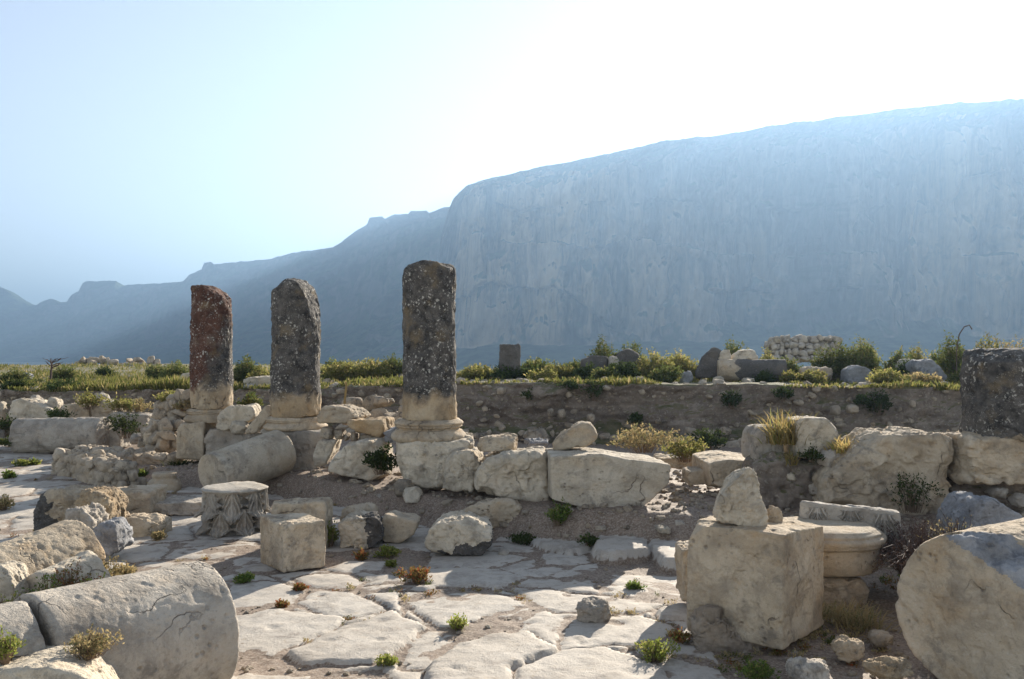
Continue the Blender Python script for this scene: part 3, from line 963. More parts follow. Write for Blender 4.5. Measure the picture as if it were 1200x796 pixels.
def lathe_geo(prof, n=72, c=(0, 0, 0), amp=.006, seed=0, fn=None):
    """prof: list of (radius, z); closed top and bottom"""
    c = np.array(c, float)
    th = np.linspace(0, 2 * math.pi, n, endpoint=False)
    rows = []
    for r, z in prof:
        rr = np.full(n, r); zz = np.full(n, z)
        if fn is not None: rr, zz = fn(th, rr, zz)
        rows.append(np.stack([rr * np.cos(th), rr * np.sin(th), zz], 1))
    V = np.concatenate(rows)
    F = grid_faces(len(rows), n, True)
    nn = vnormals(V, F)
    V = V + nn * (amp * fbm((V + c) * 7, 4, seed))[:, None]
    return V + c, F


def closed(prof): return [(.0005, prof[0][1])] + [(prof[0][0] * .6, prof[0][1])] + prof + [(prof[-1][0] * .6, prof[-1][1]), (.0005, prof[-1][1])]


def smooth_prof(keys, steps=5):
    out = []
    for (a, b) in zip(keys[:-1], keys[1:]):
        for k in range(steps):
            t = k / steps
            out.append((a[0] + (b[0] - a[0]) * t, a[1] + (b[1] - a[1]) * t))
    out.append(keys[-1])
    return out


def torus_bulge(r0, z0, z1, bulge, n=8):
    return [(r0 + bulge * math.sin(math.pi * k / n), z0 + (z1 - z0) * k / n) for k in range(n + 1)]


# ------------------------------------------------------------------ the standing columns
def column(label, X, Y, zbase, hb, r, ztop, mat, cuts, base=True, sh_seed=0, rb=1.26, lean=(0, 0), base_mat='warm', broken=None):
    root = empty('broken_column', (X, Y, zbase))
    tag(root, label, 'column', 'broken columns standing along the street')
    zs = zbase + (hb if base else 0)
    pts = cyl_pts((X, Y, zs - .004), (X + lean[0], Y + lean[1], ztop), r, r * .97, 40)
    V, F = stone_geo(pts, N=64, p=60, amp=.017, chips=2, seed=sh_seed, cuts=cuts, bite=(.93, .99), freq=4.5, fine=.5, facet=.5)
    mesh_obj('shaft', V, F, M[mat], root)
    if base:
        k = r * rb
        prof = torus_bulge(k * .95, 0, hb * .42, k * .075) + [(k * .92, hb * .44), (k * .915, hb * .50)] \
            + [(k * .915 - .035 * math.sin(math.pi * t / 6), hb * (.50 + .16 * t / 6)) for t in range(1, 6)] \
            + [(k * .91, hb * .68), (k * .91, hb * .71)] + torus_bulge(k * .885, hb * .73, hb * .93, k * .05) + [(k * .85, hb * .95), (k * .84, hb)]
        V, F = lathe_geo(closed(prof), 96, (X, Y, zbase), .009, sh_seed)
        if broken is not None:
            bx, by, br = broken
            dd = np.hypot(V[:, 0] - X - bx, V[:, 1] - Y - by)
            f = np.clip(1 - dd / br, 0, 1) ** .6
            rad = np.hypot(V[:, 0] - X, V[:, 1] - Y)
            tr = np.minimum(rad, r * .93)
            kk = (rad + (tr - rad) * f) / np.maximum(rad, 1e-6)
            V[:, 0] = X + (V[:, 0] - X) * kk; V[:, 1] = Y + (V[:, 1] - Y) * kk
        mesh_obj('base', V, F, M[base_mat], root)
    return root


def col_pos(u, Y): return (u - 600) / FPX * Y


def zpx(v, Y): return EYE - (v - HOR) / FPX * Y


Y1, Y2, Y3, Y4 = 12.6, 11.55, 9.75, 7.75
X1, X2, X3, X4 = col_pos(248.5, Y1), col_pos(347, Y2), col_pos(502.5, Y3), col_pos(1179, Y4)
column('reddish stained broken column with a slanting top, standing farthest along the row', X1, Y1, zpx(494, Y1), .185, .293, zpx(336, Y1) + .01, 'shaftred',
       [((X1 + .02, Y1, zpx(337, Y1)), (.62, -.1, .78)), ((X1 + .25, Y1, zpx(356, Y1)), (.93, -.2, .35))], sh_seed=11, broken=(.25, -.3, .5))
column('grey broken column with a stepped break down its right side, between two others', X2, Y2, zpx(503, Y2), .165, .322, zpx(327, Y2), 'shaft',
       [((X2 + .03, Y2, zpx(328, Y2)), (.42, 0, .9)), ((X2 + .215, Y2, zpx(352, Y2)), (.95, -.12, .30)), ((X2 - .20, Y2, zpx(332, Y2)), (-.55, -.2, .8)), ((X2 + .12, Y2, zpx(333, Y2)), (.75, -.1, .65))], sh_seed=23, broken=(.28, -.25, .42))
column('tall black crusted column with white lichen specks on a complete moulded base', X3, Y3, zpx(516, Y3), .235, .303, zpx(308, Y3), 'shaft',
       [((X3 - .24, Y3, zpx(312, Y3)), (-.62, -.2, .75)), ((X3 + .24, Y3, zpx(311, Y3)), (.5, -.2, .85))], sh_seed=37, rb=1.33)
column('dark purplish column stump with a rounded top at the photo right edge', X4, Y4, zpx(511, Y4), 0, .355, zpx(409, Y4), 'shaftdark',
       [((X4 - .27, Y4, zpx(414, Y4)), (-.7, -.15, .7)), ((X4 - .335, Y4, zpx(424, Y4)), (-.92, -.15, .35)), ((X4 - .15, Y4, zpx(410, Y4)), (-.3, -.3, .9)), ((X4 + .3, Y4, zpx(412, Y4)), (.5, -.2, .8)), ((X4, Y4 - .33, zpx(420, Y4)), (0, -.8, .6))], base=False, sh_seed=41)

Bk('pedestal_block', 'pale brown block directly under the dark purplish column stump', 'stone block', [(1137, 512), (1190, 511), (1262, 512), (1262, 570), (1200, 569), (1139, 565)], Y=7.45, thick=.8, mat='warm', chips=2, p=50, group='blocks of the low wall under the columns')

# ------------------------------------------------------------------ the wall of blocks the columns stand on
GS = 'blocks of the low wall under the columns'
Bk('pedestal_block', 'tapering block under the reddish column, left one of the pair', 'stone block', [(208, 496), (239, 494), (239, 541), (204, 539)], Y=12.25, thick=.75, group=GS, chips=2)
Bk('pedestal_block', 'grey block under the reddish column, right one of the pair', 'stone block', [(239, 503), (275, 502), (292, 508), (291, 542), (240, 541)], Y=12.22, thick=.7, mat='grey', group=GS, chips=3)
Bk('wall_block', 'pale sloping slab behind the crest of the long fallen column', 'stone block', [(270, 510), (310, 506), (326, 520), (322, 545), (266, 540)], Y=12.0, thick=.5, mat='grey', group=GS)
Bk('stone_slab', 'long rounded slab leaning on the reddish column base', 'stone slab', [(254, 486), (262, 477), (296, 474), (301, 482), (300, 490), (262, 507), (251, 505)], Y=12.05, thick=.4, mat='pale', p=16, chips=3)
Rk('loose_stone', 'small jagged pale stone under the long rounded slab', 'stone', (268, 489, 292, 507), Y=11.9, d=.25, mat='pale')
Bk('stone_slab', 'tilted slab propped between the reddish and the grey column', 'stone slab', [(287, 504), (312, 474), (322, 476), (318, 487), (301, 508), (288, 509)], Y=11.75, thick=.35, mat='warm', chips=3)
Bk('wall_block', 'dark wedge stone against the base of the grey stepped column', 'stone block', [(302, 507), (322, 489), (330, 498), (326, 512), (306, 513)], Y=11.5, thick=.35, mat='grey', chips=2)
Bk('pedestal_block', 'upright block below the grey stepped column beside the fallen column', 'stone block', [(330, 505), (377, 504), (379, 514), (370, 525), (367, 566), (330, 566)], Y=11.22, thick=.7, mat='grey', group=GS, chips=3)
Bk('wall_block', 'flat cut block to the right of the grey stepped column', 'stone block', [(370, 487), (378, 475), (408, 479), (418, 490), (406, 497), (372, 496)], Y=10.7, thick=.45, az=.3, mat='warm', group=GS, chips=2)
Bk('wall_block', 'flat block over small rubble, left of the dark shrub', 'stone block', [(406, 492), (448, 491), (450, 505), (444, 515), (418, 503), (407, 500)], Y=10.55, thick=.5, az=.2, mat='ochre', group=GS, chips=2)
for bx, lb in (((374, 497, 393, 514), 'dark square stone below the flat cut block'), ((391, 499, 406, 514), 'rounded stone packed beneath two flat blocks'),
               ((404, 505, 411, 515), 'smallest wedge stone beneath the flat blocks'), ((411, 504, 421, 516), 'small upright stone beneath the flat blocks'), ((420, 506, 441, 519), 'broad rubble stone below the ochre stained flat block')):
    Rk('rubble_stone', lb, 'stone', bx, Y=10.7, d=.25, mat='rubble', group='small rubble packed under the flat blocks', p=16)
Bk('wall_block', 'large sloping pale block with a bright top, left of dark shrub', 'stone block', [(381, 548), (402, 522), (440, 515), (452, 520), (456, 558), (432, 566), (382, 556)], Y=10.2, thick=.8, mat='pale', group=GS, chips=3, p=20)
Bk('wall_block', 'small slanted pale block beside the grey column pedestal', 'stone block', [(366, 526), (374, 515), (394, 516), (388, 532), (380, 545), (368, 548)], Y=10.65, thick=.5, mat='pale', group=GS, chips=2)
Bk('wall_block', 'flat bluish slab behind the dark shrub', 'stone slab', [(448, 507), (470, 498), (480, 506), (470, 520), (450, 520)], Y=10.2, thick=.6, mat='blue', chips=2)
Bk('pedestal_block', 'rough pale pedestal block under the tall black column', 'stone block', [(459, 519), (500, 516), (553, 515), (556, 521), (546, 545), (520, 573), (493, 574), (470, 566), (457, 543)], Y=9.35, thick=.85, mat='pale', group=GS, chips=3, p=20, amp=.025)
Bk('wall_block', 'pale cracked block right of the tall column pedestal', 'stone block', [(519, 541), (533, 527), (563, 528), (566, 545), (553, 580), (516, 577)], Y=9.0, thick=.75, mat='pale', group=GS, p=16, chips=4, amp=.025)
Bk('wall_block', 'long pale rounded block under the flat boulder', 'stone block', [(551, 556), (571, 535), (610, 531), (646, 531), (650, 572), (646, 592), (604, 590), (553, 580)], Y=8.7, thick=.85, mat='pale', group=GS, p=14, chips=5, amp=.03, scoops=4)
Bk('wall_block', 'huge flat topped block at the right end of the low wall', 'stone block', [(645, 535), (700, 533), (787, 544), (785, 567), (747, 603), (690, 598), (645, 587)], Y=8.2, thick=.95, mat='pale', group=GS, p=60, chips=3, amp=.012, az=-.05, bite=(.9, .98), scoops=2, facet=.35)
Rk('boulder', 'flat pale boulder lying on the low wall beside the tall column', 'stone', (556, 505, 611, 528), Y=8.85, d=.5, mat='warm', chips=7, p=34, amp=.012, seed=5)
Bk('boulder', 'tilted pale boulder balanced on the huge flat topped block', 'stone', [(647, 520), (654, 512), (682, 496), (694, 495), (701, 502), (702, 514), (688, 523), (648, 529)], Y=8.75, thick=.42, mat='warm', p=22, scale=.8)
Rk('loose_stone', 'pale chunk at the foot of the tall column pedestal', 'stone', (472, 567, 496, 588), Y=9.05, d=.3, mat='pale')
Rk('loose_stone', 'flat grey piece sticking out under the pedestal of the tall column', 'stone', (440, 574, 462, 585), Y=9.5, d=.25, mat='grey')
Rk('loose_stone', 'buried stone directly under the tall column pedestal', 'stone', (462, 556, 486, 582), Y=9.25, d=.25, mat='rubble')

# behind the wall, centre
Rk('loose_stone', 'low pale stone in the trench behind the flat boulder', 'stone', (611, 512, 645, 524), Y=10.6, d=.35, mat='blue')
Bk('wall_block', 'small square block standing alone in the gap of the low wall', 'stone block', [(804, 552), (832, 550), (836, 566), (808, 571)], Y=9.0, thick=.35, mat='warm', chips=2)
Bk('wall_block', 'broad low block with a bright top behind the pointed stone', 'stone block', [(829, 543), (862, 539), (906, 543), (908, 575), (834, 575)], Y=8.7, thick=1.0, mat='warm', chips=2, p=40, amp=.012)
Bk('wall_block', 'low beam of stone behind the bright green bush', 'stone block', [(770, 536), (832, 538), (832, 550), (770, 550)], Y=10.6, thick=.4, mat='warm', chips=2)
Bk('wall_block', 'rounded grey lump left of the golden grass tuft', 'stone block', [(883, 508), (892, 499), (914, 500), (922, 512), (921, 545), (885, 543)], Y=8.3, thick=.55, mat='grey', p=14, scoops=2)
Bk('wall_block', 'upright cracked pale stone between two golden grass tufts', 'stone block', [(934, 492), (970, 490), (984, 500), (988, 518), (958, 540), (934, 538)], Y=8.1, thick=.5, mat='pale', p=26, scoops=2)
Rk('loose_stone', 'small rounded stone lodged right of the cracked upright stone', 'stone', (959, 523, 985, 545), Y=7.85, d=.25, mat='grey')
Bk('earth_pillar', 'crumbling earth and rubble lump carrying the grassy stones', 'earth mound', [(888, 540), (922, 536), (960, 536), (992, 540), (1004, 580), (998, 640), (872, 640), (884, 600)], Y=8.0, thick=.8, mat='rubble', p=10, amp=.05, scoops=6, N=60)
Rk('loose_stone', 'fist sized stone stuck in the earth below the grassy stones', 'stone', (918, 550, 932, 562), Y=7.95, d=.15, mat='pale')
Rk('loose_stone', 'dark embedded stone low in the earth under the grassy stones', 'stone', (944, 562, 966, 578), Y=7.92, d=.2, mat='grey')
Bk('wall_block', 'massive rough brown block filling the wall left of the dark stump', 'stone block', [(964, 562), (985, 545), (1024, 524), (1042, 507), (1112, 508), (1123, 512), (1121, 560), (1119, 614), (968, 612)], Y=7.6, thick=.8, mat='warm', p=26, amp=.035, scoops=6, N=84, chips=3, group=GS)
Bk('earth_pillar', 'dark earth fill in the gap beside the dark column stump', 'earth mound', [(1116, 520), (1140, 512), (1150, 560), (1250, 568), (1260, 640), (1110, 640)], Y=7.75, thick=.7, mat='rubble', p=10, amp=.04, N=50)
M_e = M['earth']
for o in scene.objects:
    if o.name.startswith('earth_pillar'):
        o.data.materials.clear(); o.data.materials.append(M_e)
Rk('loose_stone', 'oval stone under the dark stump, nearest the earth gap', 'stone', (1156, 566, 1180, 583), Y=7.45, d=.2, mat='grey')
Rk('loose_stone', 'stone under the dark stump, cut by the photo right edge', 'stone', (1183, 574, 1206, 592), Y=7.35, d=.2, mat='grey')
Bk('boulder', 'big bluish boulder leaning between dry brush and dark stump', 'stone', [(1127, 606), (1142, 580), (1152, 578), (1208, 608), (1215, 640), (1128, 640)], Y=6.5, thick=.5, mat='blue', p=20, scale=.8)
# ------------------------------------------------------------------ fallen columns and drums
GF = 'fallen column drums'
c0 = P(249, 557.5, 10.2); c1 = P(328.5, 529.5, 11.05)
Cy('fallen_column', 'long smooth fallen column showing its round end, below the standing columns', 'fallen column', c0, c1, .262, .285, mat='pale', N=72, amp=.004, chips=0, p=90, group=GF)
Cy('fallen_column', 'distant fallen grey drum lying sideways at the left edge of the street', 'fallen column', P(22, 511, 15.3), P(124, 510, 15.1), .315, .315, mat='grey', N=48, amp=.016, chips=2, group=GF, scoops=3)
# near left drum: one shaft broken in two
ra = Vector((-1.62, 4.66, .268)); rb_ = Vector((-2.24, 3.93, .268))
ax = (rb_ - ra).normalized()
Cy('fallen_column', 'big grey pitted drum in the near left corner', 'fallen column', ra, ra + ax * .86, .345, .345, mat='grey', N=96, amp=.005, chips=1, p=80, group=GF, scoops=0, bite=(.97, .99))
Cy('fallen_column', 'cracked off end piece of the near left drum', 'fallen column', ra + ax * .895, ra + ax * 1.8, .338, .338, mat='grey', N=70, amp=.009, chips=2, p=60, group=GF, scoops=2, bite=(.96, .99))
Rk('loose_stone', 'small splinter of stone wedged in the crack of the near drum', 'stone', (70, 706, 88, 722), Y=3.98, d=.07, mat='grey', amp=.006)
Bk('boulder', 'pale rounded boulder in the bottom left corner in front of the drum', 'stone', [(-60, 796), (0, 782), (50, 779), (90, 788), (128, 812), (150, 850), (150, 920), (-60, 920)], Y=3.45, thick=.5, az=-.3, mat='pale', p=20, amp=.013, scale=.8, N=80)
# near right drum: the upper right of its rim is broken off
d0 = P(1136, 722, 4.5); daz = R(56)
dax = Vector((math.sin(daz), math.cos(daz), 0)); e1 = Vector((math.cos(daz), -math.sin(daz), 0))
mm_ = e1 * math.sin(R(27)) + Vector((0, 0, 1)) * math.cos(R(27))
fn_ = (-dax * .52 + mm_ * .85).normalized(); fp_ = d0 + mm_ * .305
drum = Cy('fallen_column', 'large upright faced drum in the near right corner with a bluish broken rim', 'fallen column', d0, d0 + dax * 1.3, .425, .425, mat='warm', N=110, amp=.010, chips=0, group=GF, cuts=[(fp_, fn_)])
drum.data.materials.append(M['blue'])
co_ = np.array([v.co for v in drum.data.vertices]) + np.array(drum.location)
hit = (co_ - np.array(fp_)) @ np.array(fn_) > -.022 + .012 * fbm(co_ * 6, 3, 9)
rough_ = .045 * fbm(co_ * 9, 4, 91) + .008 * fbm(co_ * 34, 3, 92)
for i, v in enumerate(drum.data.vertices):
    if hit[i]: v.co = v.co + fn_ * float(rough_[i])
for f in drum.data.polygons:
    if all(hit[i] for i in f.vertices): f.material_index = 1
# moulded drum on the left, half buried
f0 = P(-40, 690, 5.75); f1 = P(90, 650, 6.55)
Cy('column_fragment', 'half buried moulded column fragment with a raised lip, left of the near drum', 'column fragment', Vector((f0.x, f0.y, .10)), Vector((f1.x, f1.y, .19)), .27, .30, mat='warm', N=60, amp=.010, chips=1, p=50, bite=(.96, .99))
Cy('column_fragment', 'smaller pale half round fragment among weeds before the moulded one', 'column fragment', P(44, 700, 5.75) + Vector((0, 0, -.02)), P(108, 672, 6.15) + Vector((0, 0, -.02)), .17, .19, mat='pale', N=40, amp=.014, chips=2, p=24)

# ------------------------------------------------------------------ carved pieces
def acanthus_shape(hw, H, out):
    """one leaf hanging tip-down: lobed edge, fanned ribs, tip curling outwards; returns sideways, depth and height offsets"""
    ns, nt_ = 61, 44
    S, T = np.meshgrid(np.linspace(-1, 1, ns), np.linspace(0, 1, nt_))
    s, t = S.ravel(), T.ravel()
    env = (.80 + .20 * sstep(t, .05, .60)) * np.sqrt(np.clip(1 - ((t - .66) / .36).clip(0, 1) ** 2.6, 0, 1) + .01)
    lob = 1 - .44 * np.abs(np.sin(t * math.pi * 4.0 + .5)) ** 1.5 * sstep(np.abs(s), .45, 1)
    w_ = hw * env * lob
    curl = sstep(t, .60, .98)
    rib = .020 * np.exp(-(s / .09) ** 2) * (1 - curl * .5)
    k = np.abs(s) * 3.4 - t * (1 - curl) * 3.2
    fan = .015 * np.cos(k * 2 * math.pi * .9) * sstep(np.abs(s), .08, .25) * (1 - curl) + .013 * np.cos(s * math.pi * 6) * curl
    edge = 1 - np.abs(s) ** 6
    dep = -.02 + edge * (.026 + .022 * t + rib + fan + out * curl * (1 - .45 * s * s))
    z = -H * (t - .07 * curl * t) + .022 * s * s * curl * 2
    return s * w_, dep, z, grid_faces(nt_, ns)


def acanthus_capital(label, cx, cy_, zb, r, H):
    root = empty('carved_capital', (cx, cy_, zb)); tag(root, label, 'capital')
    prof = [(r * .80, 0), (r * .84, .01), (r * .78, .05), (r * .62, .12), (r * .60, .25), (r * .66, H * .8), (r * .84, H * .92), (r * .93, H * .965), (r * .945, H * .985), (r * .93, H), (r * .86, H + .010)]
    V, F = lathe_geo(closed(smooth_prof(prof, 6)), 120, (cx, cy_, zb), .016, 44)
    mesh_obj('bell', V, F, M['carved'], root)
    for zt, ht, cnt, off, hw, out, rr in ((H * .985, H * .66, 8, .0, .116, .060, r * .82), (H * .60, H * .585, 8, .5, .128, .058, r * .80)):
        for k in range(cnt):
            a_, d_, z_, F = acanthus_shape(hw, ht, out)
            rad = rr + d_; th = (k + off) * 2 * math.pi / cnt + .22 + a_ / rr
            V = np.stack([cx + rad * np.cos(th), cy_ + rad * np.sin(th), zb + zt + z_], 1)
            V = V + np.stack([fbm(V * 15 + q * 9, 3, 700 + q) for q in range(3)], 1) * .006
            mesh_obj('leaf', V, F, M['carved'], root)


M['carved'] = stone_mat('carved_limestone', (.30, .265, .215), (.42, .38, .32), .8, .2, bump=.4, pitscale=40)
Yc = 8.5
acanthus_capital('round capital carved with acanthus leaves, standing in the street', col_pos(275.5, Yc), Yc, -.02, .33, .445)


def carved_frieze(label):
    a = P(939, 588, 6.5); b = P(1056, 600, 6.3)
    ex = Vector((b.x - a.x, b.y - a.y, 0)); L = ex.length; ex.normalize(); ey = Vector((-ex.y, ex.x, 0))
    Hh, th = .42, .20
    root = empty('carved_frieze', (a.x, a.y, a.z - Hh)); tag(root, label, 'carved stone')
    pts = [p + q * th + Vector((0, 0, -dz)) for p, h in ((a, Hh), (b, Hh)) for q in (ey * .02, ey) for dz in (0, h)]
    pts = [p + Vector((0, 0, -.02 if i % 4 >= 2 else 0)) for i, p in enumerate(pts)]
    V, F = stone_geo(pts, N=50, p=40, amp=.008, chips=1, seed=77, yaw=math.atan2(ex.y, ex.x), bite=(.94, .98))
    mesh_obj('slab', V, F, M['carvedpale'], root)
    n = 3
    for k in range(n):
        f = (k + .5) / n
        for sc_, dep, dz_ in ((1.0, .035, .03), (.52, .055, .07)):
            a_, d_, z_, F = acanthus_shape(L / n * .52 * sc_, .21 * sc_, .030)
            o = a + (b - a) * f
            V = np.stack([o.x + ex.x * a_ - ey.x * (d_ * .9 + (0 if sc_ == 1 else .03)), o.y + ex.y * a_ - ey.y * (d_ * .9 + (0 if sc_ == 1 else .03)), o.z - dz_ + z_], 1)
            mesh_obj('leaf', V, F, M['carvedpale'], root)


M['carvedpale'] = stone_mat('carved_limestone_pale', (.40, .36, .30), (.50, .455, .385), .5, .25, bump=.35, pitscale=40)
carved_frieze('frieze block carved with acanthus leaves, leaning before the massive brown block')


def moulded_block(name, label, cx, cy_, yaw, rings, e=6, mat='warm', n=160, amp=.004, cat='moulded block', chip=None):
    th = np.linspace(0, 2 * math.pi, n, endpoint=False)
    c, s = np.cos(th), np.sin(th)
    V = []
    for z, ax_, ay_ in rings:
        k = (np.abs(c) ** e + np.abs(s) ** e) ** (-1 / e)
        V.append(np.stack([c * k * ax_, s * k * ay_, np.full(n, z)], 1))
    f, l = V[0], V[-1]
    V = [np.stack([f[:, 0] * .01, f[:, 1] * .01, f[:, 2]], 1), f * np.array([.6, .6, 1])] + V + [l * np.array([.6, .6, 1]), np.stack([l[:, 0] * .01, l[:, 1] * .01, l[:, 2]], 1)]
    nr = len(V)
    V = np.concatenate(V)
    F = grid_faces(nr, n, True)
    V = V + vnormals(V, F) * (amp * fbm(V * 5 + cx * 5, 4, 801))[:, None] + vnormals(V, F) * (amp * .5 * fbm(V * 30 + cx * 5, 3, 802))[:, None]
    cc, ss = math.cos(yaw), math.sin(yaw)
    V = np.stack([V[:, 0] * cc - V[:, 1] * ss + cx, V[:, 0] * ss + V[:, 1] * cc + cy_, V[:, 2]], 1)
    tag(mesh_obj(name, V, F, M[mat]), label, cat)


def rings_from(keys, bx, by):
    """keys (z, inset) -> rings of a rounded block, the flat bottom and top closed"""
    return [(z, bx - i, by - i) for z, i in keys]


ks = [(z * .80 + .045, i * 1.25) for z, i in [(.20, .055), (.215, .045), (.30, .038), (.40, .034), (.418, .034), (.424, .020), (.432, .010), (.440, .010), (.452, .008), (.470, .000), (.490, .0), (.503, .006), (.510, .02), (.514, .026), (.520, .026), (.528, .024), (.540, .036), (.548, .052), (.556, .056), (.562, .072), (.568, .09)]]
moulded_block('moulded_block', 'warm moulded base block with stepped rounded edges, right of the large square block', col_pos(964, 6.25), 6.27, -.10, rings_from(ks, .425, .40), e=2.15, mat='warm')
Bk('boulder', 'shaded stone supporting the moulded base block', 'stone', [(925, 677), (990, 677), (1016, 678), (1026, 694), (1020, 716), (930, 716)], Y=5.98, thick=.6, mat='rubble', p=14)
kb = [(-.02, .02), (.0, .0), (.075, .0), (.085, .012), (.095, .012), (.11, .02), (.13, .05), (.15, .062), (.165, .055), (.175, .05), (.185, .05), (.20, .055), (.21, .06)]
moulded_block('small_column_base', 'small moulded column base sitting alone by the rubble wall', col_pos(191, 11.1), 11.15, .35, rings_from(kb, .20, .20), e=5, mat='warm', cat='column base')

# ------------------------------------------------------------------ squared blocks in the street
def Cb(name, label, u, v, g, azr, lr, azl, ll, h, hs=(1, 1, 1, 1), mat='warm', **kw):
    pts = corner_box(u, v, g, R(azr), lr, R(azl), ll, h, hs)
    kw.setdefault('seed', nseed())
    return stone(name, label, 'stone block', pts, M[mat], None, None, yaw=R(90 - azr), **kw)


Cb('stone_block', 'large square cut block with a chipped left side, carrying a pointed stone', 918, 764, .03, 38.5, .66, -51.5, .60, .665, (1, .92, .96, .985), mat='warm', N=96, p=60, amp=.010, chips=3, bite=(.86, .96), scoops=4, seed=61, facet=.35)
Bk('stone_block', 'rough foot of mortar and stone under the large square block', 'stone block', [(806, 734), (830, 722), (858, 738), (915, 756), (925, 768), (906, 780), (860, 790), (816, 776)], Y=5.1, thick=.35, az=.2, mat='mortar', p=40, amp=.035, scoops=4, N=60, chips=9)
Bk('stone_block', 'narrow upright slab half hidden behind the left side of the large square block', 'stone block', [(799, 643), (822, 640), (822, 708), (801, 704)], Y=5.85, thick=.3, mat='warm', chips=2)
Bk('pointed_stone', 'pointed pale stone standing on top of the large square block', 'stone', [(838, 613), (842, 592), (857, 563), (878, 547), (886, 553), (890, 575), (899, 605), (899, 618), (870, 618)], Y=5.22, thick=.24, mat='pale', p=40, amp=.014, scoops=1, scale=.8, N=60, chips=3)
Rk('loose_stone', 'small rounded stone beside the pointed one on the square block', 'stone', (895, 586, 919, 613), Y=5.42, d=.12, mat='warm', p=8, chips=2, N=24)
Cb('stone_block', 'cube shaped block in front of the carved capital', 332, 672, -.0, 52, .355, -38, .46, .375, (.98, 1.0, 1, 1.03), mat='warm', N=60, p=40, amp=.009, chips=3, bite=(.90, .98), seed=71, facet=.3)
Bk('stone_block', 'low flat topped block just behind the cube shaped block', 'stone block', [(315, 591), (381, 588), (383, 645), (318, 645)], Y=7.7, thick=.36, mat='warm', p=40, chips=2)
Bk('stone_block', 'ragged block with an orange left face by the rubble wall end', 'stone block', [(118, 576), (150, 578), (177, 576), (176, 606), (119, 606)], Y=9.15, thick=.5, mat='warm', p=24, chips=4)
Bk('kerb_stone', 'low grey kerb stone left of the carved capital', 'kerb', [(176, 590), (236, 588), (236, 604), (178, 604)], Y=9.3, thick=.55, mat='grey', p=40, amp=.012, chips=2)
Rk('stone_block', 'oblong sandy block lying left of the carved capital', 'stone block', (132, 597, 199, 631), d=.42, mat='warm', p=30, chips=6, e=5, amp=.016)
# ------------------------------------------------------------------ boulders in the street
big_ = Bk('boulder', 'big boulder with a blackened left flank, left of the sandy block', 'stone', [(34, 606), (40, 590), (52, 575), (80, 573), (104, 577), (112, 600), (104, 628), (37, 629)], Y=8.2, thick=.55, mat='warm', p=16, amp=.03, scoops=3, scale=.85, N=60)
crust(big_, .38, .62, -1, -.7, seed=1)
Bk('boulder', 'orange stained jagged boulder beside the one with a blackened flank', 'stone', [(80, 600), (88, 580), (100, 574), (116, 577), (128, 590), (133, 606), (126, 622), (104, 622)], Y=8.0, thick=.45, mat='ochre', p=18, amp=.022, scoops=2, N=50)
Bk('boulder', 'grey stone in front of the orange stained boulder', 'stone', [(72, 622), (78, 602), (90, 596), (104, 602), (112, 615), (108, 634), (76, 634)], Y=7.5, thick=.35, mat='grey', p=18, amp=.03, scoops=3)
Bk('boulder', 'bluish pitted stone at the end of the moulded column fragment', 'stone', [(104, 622), (114, 613), (130, 613), (140, 625), (139, 645), (128, 652), (110, 645)], Y=7.2, thick=.3, mat='blue', p=26, amp=.018, scoops=1)
Rk('loose_stone', 'tiny reddish stone on the paving below the sandy block', 'stone', (177, 630, 188, 636), d=.06, mat='ochre')
bl_ = Bk('boulder', 'pale boulder with a blackened right flank, left of two chunky stones', 'stone', [(393, 630), (396, 612), (408, 607), (436, 603), (446, 612), (449, 632), (436, 643), (396, 644)], Y=7.75, thick=.4, mat='pale', p=24, amp=.02, scoops=1, N=50)
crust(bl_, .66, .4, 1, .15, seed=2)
Rk('boulder', 'pale flat topped stone behind the blackened boulder', 'stone', (399, 587, 446, 618), Y=8.35, d=.3, mat='warm', p=30, e=4)
Bk('boulder', 'angular warm stone right of the blackened boulder', 'stone', [(446, 612), (450, 604), (470, 610), (491, 611), (486, 628), (470, 638), (448, 636)], Y=7.9, thick=.35, mat='warm', p=28)
bb_ = Bk('boulder', 'large boulder with a pale top and black underside in the street middle', 'stone', [(494, 638), (500, 622), (512, 612), (545, 607), (560, 621), (580, 619), (581, 640), (566, 653), (530, 652), (498, 645)], Y=7.4, thick=.55, mat='pale', p=22, amp=.022, scoops=2, scale=.85, N=56)
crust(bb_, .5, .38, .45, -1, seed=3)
Bk('boulder', 'smooth tan boulder behind the black bottomed boulder', 'stone', [(530, 606), (545, 602), (565, 588), (600, 584), (612, 592), (612, 610), (596, 621), (558, 622)], Y=8.3, thick=.4, mat='warm', p=16, scale=.85)
Rk('loose_stone', 'small flat stone beside the black bottomed boulder', 'stone', (583, 640, 598, 652), d=.15, mat='grey')
Rk('loose_stone', 'grey cobble lying alone on the big slabs', 'stone', (673, 695, 720, 731), d=.24, mat='grey', p=24, chips=6, seed=19, e=3.2)
Rk('loose_stone', 'small pale stone in weeds, left of its round neighbour', 'stone', (653, 606, 665, 619), Y=8.25, d=.1, mat='pale')
Rk('loose_stone', 'small round tan stone in weeds under the huge flat topped block', 'stone', (669, 602, 684, 617), Y=8.25, d=.12, mat='warm', p=8)
Rk('loose_stone', 'oval tan stone on the soil below the moulded base block', 'stone', (971, 740, 1015, 773), g=.03, d=.18, mat='warm', p=12)
Rk('loose_stone', 'flat yellowish slab stone against the near right drum', 'stone', (1013, 766, 1068, 798), g=.03, d=.2, mat='ochre', p=30, e=4)
Rk('loose_stone', 'pale grey stone cut by the bottom edge below the square block', 'stone', (921, 764, 972, 806), g=.03, d=.24, mat='grey', p=16)
Rk('loose_stone', 'half hidden brown stone left of the near right drum', 'stone', (1016, 733, 1048, 757), g=.03, d=.2, mat='rubble', p=14)
